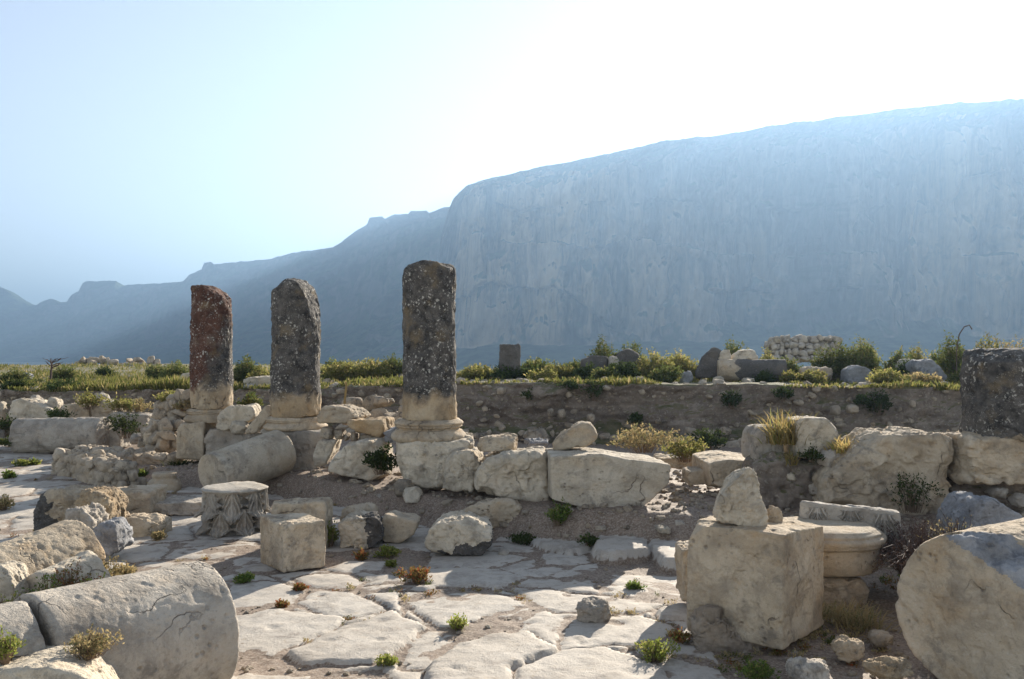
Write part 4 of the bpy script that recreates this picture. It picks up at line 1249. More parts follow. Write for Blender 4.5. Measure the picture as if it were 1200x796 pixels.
Bk('boulder', 'pale stone at the left photo edge beside the moulded fragment', 'stone', [(-45, 706), (-40, 676), (-5, 664), (8, 668), (14, 680), (20, 692), (22, 706)], Y=5.6, thick=.22, mat='pale', p=16)
Rk('loose_stone', 'lump of rubble on the earth slope left of the square block', 'stone', (790, 605, 806, 618), Y=7.7, d=.15, mat='grey')
Rk('loose_stone', 'pale lump on the earth slope below the huge block corner', 'stone', (768, 612, 786, 624), Y=7.6, d=.16, mat='pale')
# ------------------------------------------------------------------ plants
def plant_geo(base, h, r, stems=40, leaves=10, size=.04, up=.35, seed=0, droop=.0, leaf_from=.2, aspect=.45, hvar=.45, stem_w=.004, lean=(0, 0)):
    """stems leaving the base in all directions, each carrying small two-sided leaves; returns leaf and stem geometry"""
    rng = np.random.default_rng(seed)
    b = np.array(base, float)
    az = rng.uniform(0, 2 * math.pi, stems); rad = r * np.sqrt(rng.random(stems))
    hh = h * (1 - hvar * rng.random(stems) ** .6) * (1 - .45 * (rad / max(r, 1e-6)) ** 1.5)
    lob_ = rng.uniform(0, 6.283, 3)
    hh = hh * (1 + .28 * np.sin(az * 2 + lob_[0]) * rad / max(r, 1e-6)); rad = rad * (1 + .30 * np.sin(az * 3 + lob_[1]))
    tip = np.stack([np.cos(az) * rad + lean[0] * hh, np.sin(az) * rad + lean[1] * hh, hh], 1)
    root = np.stack([np.cos(az), np.sin(az), 0 * az], 1) * (rad * .35)[:, None]
    T = np.array([0, .35, .7, 1.0])
    ctrl = root + (tip - root) * .5 + np.array([0, 0, 1]) * (h * up * .5) + rng.normal(0, .08 * h, (stems, 3))
    def curve(t): return root * ((1 - t) ** 2)[:, None] + ctrl * (2 * t * (1 - t))[:, None] + tip * (t * t)[:, None] - np.array([0, 0, 1]) * (droop * t * t * h)[:, None]
    # stems: thin crossed strips
    SV, SF = [], []
    pts = np.stack([curve(np.full(stems, t)) for t in T], 1)
    side = np.stack([-np.sin(az), np.cos(az), 0 * az], 1)
    for k in range(len(T)):
        wd = stem_w * (1 - .7 * T[k])
        SV.append(pts[:, k] - side * wd); SV.append(pts[:, k] + side * wd)
    SV = np.stack(SV, 1)
    n2 = SV.shape[1]
    for k in range(len(T) - 1):
        SF.append(np.arange(stems)[:, None] * n2 + np.array([2 * k, 2 * k + 1, 2 * k + 3, 2 * k + 2]))
    SF = np.concatenate(SF); SV = SV.reshape(-1, 3) + b
    # leaves
    n = stems * leaves
    si = np.repeat(np.arange(stems), leaves)
    t = leaf_from + (1 - leaf_from) * rng.random(n) ** .8
    c = root[si] * ((1 - t) ** 2)[:, None] + ctrl[si] * (2 * t * (1 - t))[:, None] + tip[si] * (t * t)[:, None] - np.array([0, 0, 1]) * (droop * t * t * h[si] if np.ndim(h) else droop * t * t * h)[:, None]
    d = rng.normal(0, 1, (n, 3)); d[:, 2] = np.abs(d[:, 2]) * .8 + .25
    d /= np.linalg.norm(d, axis=1, keepdims=True)
    o = np.cross(d, rng.normal(0, 1, (n, 3))); o /= np.linalg.norm(o, axis=1, keepdims=True)
    ls = size * rng.uniform(.55, 1.25, n)[:, None]
    c = c + rng.normal(0, size * .3, (n, 3))
    LV = np.stack([c, c + d * ls * .5 + o * ls * aspect * .5, c + d * ls, c + d * ls * .5 - o * ls * aspect * .5], 1).reshape(-1, 3) + b
    LV[:, 2] = np.maximum(LV[:, 2], b[2] - .02)
    LF = np.arange(n)[:, None] * 4 + np.arange(4)
    return LV, LF, SV, SF


def plant(name, label, cat, base, h, r, mat='leaf', group=None, twig='twig', **kw):
    kw.setdefault('seed', nseed())
    LV, LF, SV, SF = plant_geo(base, h, r, **kw)
    root = empty(name, base)
    tag(root, label, cat, group)
    mesh_obj('foliage', LV, LF, M[mat], root, origin=tuple(base), smooth=False)
    mesh_obj('stem', SV, SF, M[twig], root, origin=tuple(base), smooth=False)
    return root


def tuft(name, label, base, h, r, n=90, mat='grassgold', group=None, w=.006, seed=None, cat='grass tuft', lean=(0, 0), droop=.3):
    rng = np.random.default_rng(seed or nseed())
    b = np.array(base, float)
    az = rng.uniform(0, 2 * math.pi, n); out = rng.random(n) ** .6 * r * 1.25; hh = h * rng.uniform(.3, 1.05, n) * (1 - .35 * (out / (r * 1.25)) ** 2)
    dirv = np.stack([np.cos(az), np.sin(az), 0 * az], 1)
    side = np.stack([-np.sin(az + .7), np.cos(az + .7), 0 * az], 1)
    b = b + np.stack([rng.normal(0, r * .3, n), rng.normal(0, r * .3, n), 0 * az], 1)
    V = []
    T = [0, .4, .75, 1.0]
    for k, t in enumerate(T):
        c = b + dirv * (out * (.15 + .85 * t ** 1.6))[:, None] + np.array([0, 0, 1]) * (hh * (t - droop * t ** 3))[:, None] + np.array([lean[0], lean[1], 0]) * (hh * t * t)[:, None]
        wd = w * (1 - t) + .0008
        V.append(c - side * wd); V.append(c + side * wd)
    V = np.stack(V, 1)
    F = np.concatenate([np.arange(n)[:, None] * 8 + np.array([2 * k, 2 * k + 1, 2 * k + 3, 2 * k + 2]) for k in range(3)])
    return tag(mesh_obj(name, V.reshape(-1, 3), F, M[mat], origin=tuple(base), smooth=False), label, cat, group)


def gpt(u, v, dz=-.01):
    """point on the built ground seen at pixel (u, v)"""
    Y = YG(v)
    for _ in range(12):
        X = col_pos(u, Y)
        Y = YG(v, ground_z(X, Y)) * .5 + Y * .5
    X = col_pos(u, Y)
    return Vector((X, Y, ground_z(X, Y) + dz))


def weed(u, v, wpx, hpx, label, mat='leafyel', dens=1.0, base=None, size=None, name='weed', cat='weed', **kw):
    mat = {'leafyel': 'weedyel', 'leaf': 'weed'}.get(mat, mat)
    b = base or gpt(u, v)
    k = b.y / FPX
    h, r = hpx * k, wpx * k * .5
    size = size or max(.016, min(.05, 4.2 * k))
    n = int(max(14, 70 * dens * max(.6, wpx / 40)))
    return plant(name, label, cat, tuple(b), h, r, mat=mat, stems=n, leaves=12, size=size, group='weeds in the joints of the street' if name == 'weed' else None, **kw)


for (u, v, wd, hh, mt, lb) in (
        (455, 652, 30, 14, 'leafyel', 'yellow green weed in front of the blackened boulder'),
        (488, 680, 44, 22, 'rusty', 'rust tipped weed in the street, largest before the black bottomed boulder'),
        (424, 656, 16, 13, 'rusty', 'small rusty weed left of a yellow green one below the blackened boulder'),
        (458, 664, 14, 8, 'leafyel', 'tiny weed between two bigger weeds before the boulders'),
        (388, 640, 22, 36, 'leafyel', 'tall thin weed against the left flank of the blackened boulder'),
        (537, 736, 24, 20, 'leafyel', 'weed alone between big slabs in the middle of the street'),
        (452, 779, 28, 15, 'leafyel', 'low weed between slabs near the bottom edge'),
        (286, 683, 22, 14, 'leaf', 'green weed left of the cube shaped block'),
        (330, 712, 12, 9, 'rusty', 'reddish weed sprig by the joint below the cube shaped block'),
        (768, 775, 50, 34, 'leafyel', 'bushy light green weed left of the foot of the large square block'),
        (798, 752, 26, 18, 'rusty', 'rust coloured weed touching the foot of the large square block'),
        (742, 690, 20, 9, 'leaf', 'small green weed on the kerb slabs before the square block'),
        (612, 636, 36, 14, 'leafdark', 'dark green weed in the shade right of the black bottomed boulder'),
        (655, 622, 34, 34, 'leaf', 'green weed under the left corner of the huge flat topped block'),
        (690, 618, 24, 16, 'leafdark', 'dark weed beside the small round tan stone'),
        (888, 795, 46, 26, 'leaf', 'bright green weed at the rubble foot of the square block'),
        (24, 546, 16, 8, 'leafyel', 'yellow weed on far paving in front of the distant fallen drum'),
        (40, 545, 10, 6, 'leafyel', 'smallest yellow weed before the distant fallen drum'),
        (10, 560, 14, 7, 'leaf', 'green weed on far paving at the left edge'),
        (165, 558, 14, 7, 'leaf', 'green sprig between rubble wall and small column base'),
        (4, 598, 22, 20, 'leafdry', 'dry weed on the paving at the left photo edge'),
        (186, 632, 14, 10, 'leafdry', 'dry sprig by the right end of the sandy block'),
        (280, 548, 30, 8, 'leafdark', 'dark weed at the far side of the long fallen column'),
        (352, 692, 14, 8, 'rusty', 'reddish sprig right below the cube shaped block')):
    weed(u, v, wd, hh, lb, mt)
for (u, Y, z, wd, h, mt, lb) in (
        (80, 5.75, .0, 66, .38, 'rusty', 'rusty flowering weed before the moulded fragment'),
        (122, 6.3, .0, 46, .30, 'leafdry', 'dry weed under the bluish pitted stone'),
        (52, 5.35, .0, 66, .42, 'leaf', 'green weed along the back of the near left drum'),
        (12, 5.1, .0, 50, .40, 'leafyel', 'leafy green weed at the left edge behind the cracked drum end'),
        (146, 6.5, .0, 34, .20, 'leafdry', 'dry straggling weed right of the bluish pitted stone'),
        (104, 5.6, .0, 50, .34, 'leafyel', 'yellow green weed between near drum and pale half round fragment')):
    weed(0, 0, wd, h * FPX / Y, lb, mt, dens=1.7, base=Vector((col_pos(u, Y), Y, z)))
weed(0, 0, 62, 40, 'grey green weed growing on the crack of the near drum', 'leafdry', base=Vector((col_pos(104, 3.72), 3.74, .42)))
weed(0, 0, 40, 44, 'bright yellow green sprig at the left edge by the cracked drum', 'leafyel', base=Vector((col_pos(2, 3.6), 3.62, .44)))
p_ = gpt(70, 684)
tag(mesh_obj('flower', np.array([(p_.x + .05 + .018 * math.cos(a) * q, p_.y - .03 + .006 * q, p_.z + .13 + .018 * math.sin(a) * q) for q in (.25, 1) for a in np.linspace(0, 6.283, 11)[:-1]]), grid_faces(2, 10, True), flat_mat('petal_pink', (.65, .28, .45)), smooth=False), 'small pink flower among weeds behind the near drum', 'flower')

# shrubs on and behind the low wall
def wpos(u, v, Y): return tuple(P(u, v, Y))


plant('shrub', 'dark green shrub growing out of the wall beside the tall column pedestal', 'shrub', wpos(447, 556, 9.75), .42, .19, 'leafdark', stems=70, leaves=16, size=.05, droop=.1)
plant('shrub', 'pale dry shrub on the ground behind the huge flat topped block', 'shrub', wpos(755, 530, 10.0), .36, .42, 'leafdry', stems=110, leaves=14, size=.04)
plant('shrub', 'bright yellow green bush behind the right end of the low wall', 'shrub', wpos(803, 541, 10.2), .34, .26, 'leafyel', stems=90, leaves=16, size=.045)
plant('shrub', 'dark shrub at the foot of the earth bank, right of the bright bush', 'shrub', wpos(833, 528, 13.6), .40, .30, 'leafdark', stems=60, leaves=14, size=.06)
tuft('grass_tuft', 'tall golden grass tuft between the grey lump and upright stone', wpos(922, 520, 8.25), .44, .24, 420, seed=301, droop=.25)
tuft('grass_tuft', 'short golden grass tuft right of the cracked upright stone', wpos(992, 530, 7.95), .24, .22, 220, seed=302)
tuft('grass_tuft', 'wisp of golden grass low in front of the golden tuft', wpos(925, 545, 8.0), .22, .10, 120, seed=303)
weed(0, 0, 26, 18, 'green sprig under the small rounded stone on the grassy wall', 'leafdark', base=P(950, 541, 7.85))
weed(0, 0, 60, 60, 'thin leafy climber on the massive brown block', 'leafdark', base=P(1068, 600, 7.4), dens=.5)
# dry brush and dead grass, right
plant('dry_brush', 'tangle of dry brown brush right of the moulded base block', 'brush', wpos(1080, 676, 6.0), .40, .40, 'twigdark', stems=620, leaves=9, size=.022, twig='twigdark', stem_w=.005, up=.8, hvar=.7)
plant('dry_brush', 'rusty dead brush against the bluish boulder', 'brush', wpos(1120, 650, 6.15), .34, .26, 'leafdry', stems=120, leaves=5, size=.016, twig='twigdark', stem_w=.005)
tuft('grass_tuft', 'dead straw tuft below the moulded base block', wpos(1004, 735, 5.55), .30, .24, 260, mat='leafdry', w=.003, seed=304, droop=.5)
tuft('grass_tuft', 'dead straw tuft left, at the square block right foot', wpos(972, 726, 5.6), .22, .16, 140, mat='leafdry', w=.003, seed=305, droop=.6)
tuft('grass_tuft', 'dark grass clump between column block and rubble wall', tuple(gpt(215, 545)), .16, .32, 260, mat='leafdark', seed=306)

# ------------------------------------------------------------------ dry stone walls (the stones are their pattern)
def rubble_wall(name, label, path, height, width, sz, mat='rubble', seed=0, cat='stone wall', taper=.75, jag=.5, core=False):
    rng = np.random.default_rng(seed)
    Vs, Fs, off = [], [], 0
    dirs, F0 = cube_sphere(7)
    dirs = dirs / np.linalg.norm(dirs, axis=1, keepdims=True)
    path = [Vector(p) for p in path]
    for a, b in zip(path[:-1], path[1:]):
        L = (b - a).length
        ex = (b - a).normalized(); e3 = np.array([ex.x, ex.y, 0]); e3 /= np.linalg.norm(e3); ey = np.array([-e3[1], e3[0], 0])
        courses = max(1, int(height / (sz * .72)))
        if core:                                        # the mortared heart of the wall, between its stones
            hw_ = width * .44
            cp_ = [np.array(a) + e3 * x_ * L + ey * y_ * hw_ * (1 if z_ == 0 else taper) + np.array([0, 0, (b.z - a.z) * x_ + z_ * height * .86]) for x_ in (0, 1) for y_ in (-1, 1) for z_ in (0, 1)]
            Vc, Fc = stone_geo(cp_, N=36, p=24, amp=.03, chips=2, seed=seed + 3, yaw=math.atan2(ex.y, ex.x))
            Vs.append(Vc); Fs.append(Fc + off); off += len(Vc)
        for k in range(courses):
            zc = (k + .5) * height / courses
            wk = width * (1 - (1 - taper) * k / max(1, courses - 1))
            for side in np.arange(-wk / 2 + sz * .4, wk / 2, sz * .85):
                x = rng.uniform(0, sz * .6)
                while x < L:
                    l = sz * (.45 + 1.1 * rng.random() ** 1.6)
                    if k == courses - 1 and rng.random() < jag: x += l; continue
                    c = np.array(a) + e3 * (x + l / 2) + ey * (side + rng.normal(0, sz * .08)) + np.array([0, 0, (b.z - a.z) * (x / L) + zc + rng.normal(0, sz * .11)])
                    s = np.array([l * .58, sz * rng.uniform(.42, .65), sz * rng.uniform(.34, .60)])
                    pn = rng.normal(0, 1, (14, 3)); pn /= np.linalg.norm(pn, axis=1, keepdims=True)
                    pn = np.vstack([pn, np.eye(3), -np.eye(3)]); dd = np.concatenate([rng.uniform(.62, 1.05, 14), np.full(6, .95)])
                    t = np.maximum(dirs @ (pn / dd[:, None]).T, 1e-4)
                    rr = (t ** 40).sum(1) ** (-1 / 40)
                    q = dirs * rr[:, None] * s
                    an = rng.normal(0, .22, 2)
                    q = np.stack([q[:, 0] - an[0] * q[:, 2], q[:, 1] + an[1] * q[:, 0], q[:, 2] + an[0] * q[:, 0]], 1)
                    q = q[:, 0:1] * e3 + q[:, 1:2] * ey + q[:, 2:3] * np.array([0, 0, 1])
                    q = q + (fbm(q / sz * 2.2 + off * .37, 3, seed))[:, None] * dirs * sz * .07
                    Vs.append(q + c); Fs.append(F0 + off); off += len(dirs)
                    x += l * 1.0
    V = np.concatenate(Vs)
    return tag(mesh_obj(name, V, np.concatenate(Fs), M[mat]), label, cat)


def gp(u, v, g=0.0): return P(u, v, YG(v, g))


rubble_wall('rubble_wall', 'low front arm of the rubble wall ending in a rounded corner, on far paving', [gp(64, 556) + Vector((0, .3, -.05)), gp(98, 562) + Vector((0, .25, -.05)), gp(138, 573) + Vector((0, .2, -.05))], .36, .46, .15, seed=31, jag=.12, taper=.9, core=True)
rubble_wall('rubble_wall', 'low rear arm of the rubble wall running toward the reddish column', [gp(75, 545) + Vector((.1, .45, -.05)), gp(130, 552) + Vector((0, .3, -.05)), gp(205, 554) + Vector((0, .2, -.08))], .32, .42, .16, seed=32, jag=.12, taper=.9, core=True)
rubble_wall('rubble_wall', 'tall stepped rubble wall against the left side of the reddish column', [P(172, 535, 14.2), P(202, 526, 13.9)], .62, .5, .20, seed=33, jag=.7)
rubble_wall('rubble_wall', 'upper rubble wall behind the reddish column with weeds on top', [P(190, 500, 14.9), P(226, 498, 14.3)], .55, .5, .19, seed=34, jag=.4)
rubble_wall('rubble_wall', 'rubble wall in the trench between the grey stepped and tall black columns', [P(396, 497, 13.3), P(474, 497, 12.9)], .42, .5, .21, seed=35)
rubble_wall('rubble_wall', 'dry stone heap wall on the terrace against the cliff', [P(900, 424, 25.0), P(978, 424, 25.4)], .72, .8, .22, mat='grey', seed=36, taper=.5, jag=.35)

# ------------------------------------------------------------------ blocks at the far left, behind the fallen drum
GL = 'blocks behind the distant fallen drum'
Bk('stone_block', 'long carved block with a raised left end behind the fallen drum', 'stone block', [(6, 484), (10, 470), (24, 466), (34, 479), (63, 480), (64, 500), (24, 506), (7, 500)], Y=16.4, thick=.7, mat='pale', p=20, group=GL, chips=2)
Rk('stone_block', 'small squared stone standing on the row behind the fallen drum', 'stone block', (55, 464, 72, 486), Y=16.6, d=.3, mat='pale', e=5, group=GL)
Bk('stone_block', 'flat block behind the middle of the fallen drum', 'stone block', [(70, 474), (104, 473), (106, 498), (70, 500)], Y=16.6, thick=.5, mat='warm', group=GL, chips=3)
Bk('stone_block', 'rough block behind the right end of the fallen drum', 'stone block', [(104, 472), (122, 468), (134, 476), (134, 498), (106, 500)], Y=16.5, thick=.6, mat='rubble', group=GL, p=16)
Bk('stone_block', 'pale block right of the distant fallen drum', 'stone block', [(121, 488), (132, 483), (172, 486), (172, 506), (124, 500)], Y=15.8, thick=.6, mat='grey', group=GL, p=20, chips=3)
Bk('stone_block', 'low block touching the right end of the distant fallen drum', 'stone block', [(122, 503), (140, 501), (140, 526), (122, 526)], Y=15.2, thick=.5, mat='grey', group=GL, chips=3)
Rk('loose_stone', 'round stone on top of the rough block row, topmost there', 'stone', (112, 457, 129, 474), Y=17.2, d=.3, mat='grey', p=10)
Rk('loose_stone', 'flat stone beside the topmost round stone of the block row', 'stone', (86, 465, 110, 477), Y=17.0, d=.35, mat='warm')
Rk('loose_stone', 'grey upright stone behind the long carved block', 'stone', (37, 460, 50, 480), Y=17.2, d=.3, mat='grey')
Rk('loose_stone', 'whitish slanted stone right of the topmost round stone', 'stone', (118, 467, 140, 482), Y=16.4, d=.4, mat='pale')
Rk('loose_stone', 'grey boulder cut by the left edge, level with the fallen drum', 'stone', (-14, 498, 6, 522), Y=15.6, d=.35, mat='grey', p=12)
Rk('loose_stone', 'small slab in front of the boulder at the far left edge', 'stone', (-8, 466, 7, 492), Y=16.6, d=.3, mat='pale')
Rk('loose_stone', 'low round stone between the fallen drum and the rubble walls', 'stone', (152, 505, 172, 520), Y=15.0, d=.3, mat='grey', p=12)
Rk('loose_stone', 'stone at the foot of the stepped rubble wall', 'stone', (168, 503, 190, 522), Y=13.8, d=.3, mat='warm')
for (u, v, Y, h, r, mt, lb) in ((8, 512, 15.9, .45, .3, 'leafdark', 'dark bush between the left edge and the distant fallen drum'), (68, 500, 15.9, .42, .22, 'leafdark', 'dark bush sprouting between blocks above the fallen drum'),
                              (103, 480, 16.4, .40, .25, 'leafyel', 'yellow green bush on the block row behind the fallen drum'), (140, 482, 16.0, .32, .3, 'leafyel', 'yellow green bush right of the whitish slanted stone'),
                              (147, 514, 15.3, .55, .33, 'leafdark', 'large dark bush in the hollow right of the fallen drum'), (160, 486, 16.2, .35, .35, 'leafdry', 'dry flowering bush above the hollow beside the rubble walls'),
                              (200, 474, 14.8, .26, .3, 'leafyel', 'yellow green weeds on the upper rubble wall by the reddish column'), (295, 484, 13.6, .35, .22, 'leaf', 'green bush in the gap between reddish and grey columns'),
                              (12, 524, 15.2, .2, .2, 'leaf', 'low green plant at the near end of the fallen drum'), (214, 482, 14.2, .2, .16, 'leafdry', 'dry plant touching the reddish column shaft from behind')):
    plant('bush', lb, 'bush', wpos(u, v, Y), h, r, mt, stems=55, leaves=14, size=.055)

# ------------------------------------------------------------------ the terrace: shrubs, fallen stones, dead stalks
def tpos(u, Y, dz=-.03):
    x = col_pos(u, Y)
    return (x, Y, float(terrace_z(x, Y)[0]) + dz)


GT = 'shrubs along the edge of the terrace'
tb = [  # u, distance, top row, half width px, kind, label
    (598, 18.6, 428, 26, 'leafdark', 'dark shrub hugging the square stump on the terrace'), (628, 19.5, 421, 26, 'leaf', 'green shrub right of the square stump on the terrace'),
    (560, 19.0, 428, 26, 'leafyel', 'yellow shrub on the terrace just right of the tall black column'), (655, 18.0, 426, 22, 'leafyel', 'yellow shrub halfway between square stump and dark twin rocks'),
    (672, 19.6, 424, 18, 'leaf', 'small green shrub left of the dark twin rocks'), (705, 18.8, 399, 22, 'leaf', 'tall shrub rising over the left of the dark twin rocks'),
    (742, 19.0, 402, 15, 'leaf', 'narrow tall shrub rising over the right of the dark twin rocks'), (690, 17.6, 428, 20, 'leafdark', 'dark shrub in front of the left twin rock'), (728, 17.4, 424, 20, 'leafdark', 'dark shrub in front of the right twin rock'),
    (770, 18.2, 414, 24, 'leafyel', 'yellow green shrub right of the dark twin rocks'), (800, 18.8, 412, 24, 'leafyel', 'broad yellow shrub left of the leaning dark slab'), (780, 17.0, 428, 18, 'leaf', 'low green shrub at the bank edge below the yellow ones'),
    (858, 19.2, 400, 20, 'leaf', 'green shrub growing over the fallen dark column'), (902, 20.5, 412, 16, 'leafyel', 'yellow shrub between fallen dark column and stone heap'), (925, 18.6, 418, 16, 'leaf', 'green shrub in front of the dry stone heap'),
    (975, 18.8, 404, 24, 'leaf', 'tall green shrub right of the dry stone heap'), (1008, 18.4, 398, 24, 'leaf', 'tallest green shrub right of the stone heap'), (1018, 20.5, 396, 12, 'leafyel', 'thin yellow shrub behind the tallest green one'),
    (1048, 18.8, 413, 20, 'leaf', 'green shrub between the two grey angular rocks'), (1062, 17.6, 422, 16, 'leafdark', 'dark shrub left of the bluish angular rock'), (1075, 20.0, 408, 18, 'leafyel', 'yellow shrub behind the bluish angular rock'),
    (1124, 17.8, 396, 20, 'leaf', 'tall shrub under the drooping dead stalk'), (1100, 19.2, 408, 16, 'leaf', 'green shrub right of the bluish angular rock'), (1154, 18.0, 396, 18, 'leafyel', 'yellow shrub left above the dark column stump'),
    (1185, 18.4, 398, 26, 'leafdry', 'dry brown shrub above the dark column stump'), (1135, 16.4, 430, 18, 'leaf', 'low green shrub at the bank edge by the dark stump'),
    (950, 16.6, 444, 18, 'leafyel', 'low yellow shrub on the bank edge below the stone heap'), (925, 16.6, 446, 12, 'leafyel', 'small yellow shrub at bank edge right of the fallen dark column'), (1040, 16.2, 448, 22, 'leafyel', 'low yellow shrub at bank edge under the two angular rocks'),
    (1078, 16.2, 447, 20, 'leafdry', 'low dry shrub at bank edge below the bluish rock'), (895, 16.9, 443, 10, 'leafdark', 'dark tuft at the bank edge under the fallen dark column'),
    (640, 17.6, 436, 18, 'leafyel', 'low yellow shrub at the bank edge below the square stump'), (712, 17.0, 441, 16, 'leaf', 'low shrub at the bank edge under the white slab'),
    (500, 21, 420, 20, 'leaf', 'shrub mostly behind the tall black column'), (458, 20.6, 419, 20, 'leaf', 'green shrub just left of the tall black column'), (436, 20.2, 420, 24, 'leafyel', 'green yellow shrub left of the tall black column'),
    (405, 20.2, 423, 24, 'leafyel', 'yellow shrub right of the grey stepped column'), (388, 22, 422, 14, 'leaf', 'small green shrub touching the grey stepped column'),
    (290, 21.5, 420, 18, 'leaf', 'dark green shrub right of the reddish column'), (306, 20.5, 430, 14, 'leafyel', 'yellow shrub between the reddish and grey columns'), (278, 22.5, 428, 8, 'leafdark', 'small shrub touching the reddish column'),
    (205, 25.0, 424, 20, 'leaf', 'green shrub left of the reddish column on the terrace'), (184, 26.0, 427, 14, 'leaf', 'rounded green shrub left of the white terrace stone'), (125, 29, 431, 12, 'leafdark', 'grey green shrub in the left terrace grass'),
    (15, 24, 434, 20, 'leaf', 'green shrub at the far left of the terrace'), (75, 26, 430, 14, 'leaf', 'green shrub right of the little dead tree'), (20, 20.6, 452, 18, 'leafdark', 'dark shrub at left bank edge above the carved block'), (75, 20.4, 452, 22, 'leafdark', 'dark shrub at left bank edge above the squared stones')]
for (u, Y, vt, hw, mt, lb) in tb:
    b = tpos(u, Y)
    h = max(.28, zpx(vt, Y) - b[2]) * 1.2
    r = hw / FPX * Y
    ns = int(110 + 190 * min(1.6, h * r / .2))
    plant('shrub', lb, 'shrub', b, h, r, mt, group=GT, stems=ns, leaves=16, size=.062, up=.45, hvar=.68, leaf_from=.12, lean=((nseed() * 37 % 11 - 5) * .04, 0))

# clumps and grass that nobody could count
def grass_mass():
    rng = np.random.default_rng(77)
    n = 30000
    u = rng.uniform(-60, 1260, n); s = .05 + 26 * rng.random(n) ** 2.0
    Y0 = 18.0 + s
    x = (u - 600) / FPX * Y0
    y = y_bank(x) + s
    pch = fbm(np.stack([x, y, 0 * x], 1) * .55, 3, 78)
    keep = (pch > np.interp(u, [0, 250, 540, 1200], [-.34, -.26, -.14, -.10]) + .22 * rng.random(n))
    x, y, pch = x[keep], y[keep], pch[keep]
    z = terrace_z(x, y)
    n = len(x)
    h = (.06 + .22 * rng.random(n) ** 1.5) * (.7 + 1.6 * np.clip(pch, 0, 1)) * np.interp(u[keep], [0, 400, 560, 1200], [.85, .75, .5, .42])
    az = rng.uniform(0, 6.283, n)
    V = np.zeros((n, 3, 4, 3))
    for k in range(3):
        a = az + k * 2.1
        d = np.stack([np.cos(a), np.sin(a), 0 * a], 1)
        b = np.stack([x, y, z - .02], 1) + d * .02
        tip = b + d * (h * rng.uniform(.15, .6, n))[:, None] + np.array([0, 0, 1]) * (h * rng.uniform(.7, 1.1, n))[:, None]
        sd = np.stack([-np.sin(a), np.cos(a), 0 * a], 1) * rng.uniform(.010, .022, n)[:, None]
        mid = (b + tip) / 2 + np.array([0, 0, 1]) * (h * .12)[:, None]
        V[:, k, 0] = b; V[:, k, 1] = mid + sd; V[:, k, 2] = tip; V[:, k, 3] = mid - sd
    V = V.reshape(-1, 3)
    F = np.arange(n * 3)[:, None] * 4 + np.arange(4)
    tag(mesh_obj('terrace_grass', V, F, M['grassmix'], origin=(0, 20, 1), smooth=False), kind='stuff')


M['grassmix'] = leaf_mat('grass_mixed', (.13, .15, .04), (.27, .25, .075), (.42, .33, .15), .45)
grass_mass()

# stones on the terrace
GR = 'stones lying on the terrace'
b = tpos(597, 18.4)
Bk('column_stump', 'square grey stump standing in shrubs on the terrace', 'column stump', [(585, 403), (608, 402), (610, 408), (609, 446), (585, 446)], Y=18.5, thick=.4, mat='blackdrum', p=40, chips=2)
Bk('terrace_rock', 'left one of the dark twin rocks among tall shrubs', 'rock', [(681, 422), (694, 416), (712, 418), (714, 444), (682, 444)], Y=18.2, thick=.5, mat='blackdrum', group=GR)
Bk('terrace_rock', 'right one of the dark twin rocks, with a higher pointed top', 'rock', [(718, 416), (738, 408), (750, 414), (752, 442), (722, 444)], Y=18.4, thick=.5, mat='blackdrum', group=GR)
Rk('terrace_rock', 'pale grey stone between the dark twin rocks', 'rock', (712, 415, 726, 430), Y=18.0, d=.3, mat='grey', group=GR)
Bk('terrace_rock', 'flat whitish slab lying below the dark twin rocks', 'rock', [(703, 439), (722, 433), (732, 432), (731, 440), (704, 443)], Y=17.3, thick=.5, mat='blue', group=GR)
Bk('terrace_rock', 'leaning dark slab at the left end of the fallen dark column', 'rock', [(817, 437), (824, 418), (838, 406), (845, 410), (844, 442), (818, 444)], Y=17.6, thick=.3, mat='blackdrum', group=GR, chips=2)
tdrum = Cy('fallen_column', 'dark fallen column with a pale left end, lying on the terrace', 'fallen column', P(841, 434, 17.4), P(921, 434, 17.2),   .215, .21, mat='blackdrum', N=44, amp=.010, chips=2)
tdrum.data.materials.append(M['warm'])
xs_ = [v.co.x for v in tdrum.data.vertices]; lim_ = min(xs_) + .27 * (max(xs_) - min(xs_))
for f in tdrum.data.polygons:
    if f.center.x < lim_ + .05 * math.sin(f.center.z * 30): f.material_index = 1
Rk('terrace_rock', 'cube shaped pale stone on the left end of the fallen dark column', 'rock', (842, 409, 857, 423), Y=17.5, d=.22, mat='pale', e=6, group=GR)
Bk('terrace_rock', 'pale flat stone on top of the fallen dark column', 'rock', [(857, 419), (868, 410), (886, 409), (889, 421), (858, 422)], Y=17.6, thick=.3, mat='pale', group=GR)
Rk('terrace_rock', 'small white cube below the fallen dark column left end', 'rock', (835, 439, 848, 453), Y=16.6, d=.2, mat='pale', e=7, group=GR)
Rk('terrace_rock', 'little pale stone under the fallen dark column, upper of two', 'rock', (868, 441, 885, 449), Y=16.7, d=.2, mat='pale', group=GR)
Rk('terrace_rock', 'little flat stone under the fallen dark column, lower of two', 'rock', (866, 448, 880, 454), Y=16.4, d=.2, mat='grey', group=GR)
Rk('terrace_rock', 'rounded brownish rock right of the fallen dark column', 'rock', (934, 426, 962, 446), Y=17.2, d=.4, mat='warm', group=GR, p=14)
Rk('terrace_rock', 'tan rock partly behind the rounded brownish rock', 'rock', (955, 428, 976, 446), Y=17.5, d=.4, mat='rubble', group=GR)
Bk('terrace_rock', 'grey angular rock with a sloped right side on the terrace', 'rock', [(994, 432), (1004, 428), (1017, 430), (1028, 444), (1028, 450), (994, 451)], Y=17.0, thick=.45, mat='blue', group=GR, chips=2)
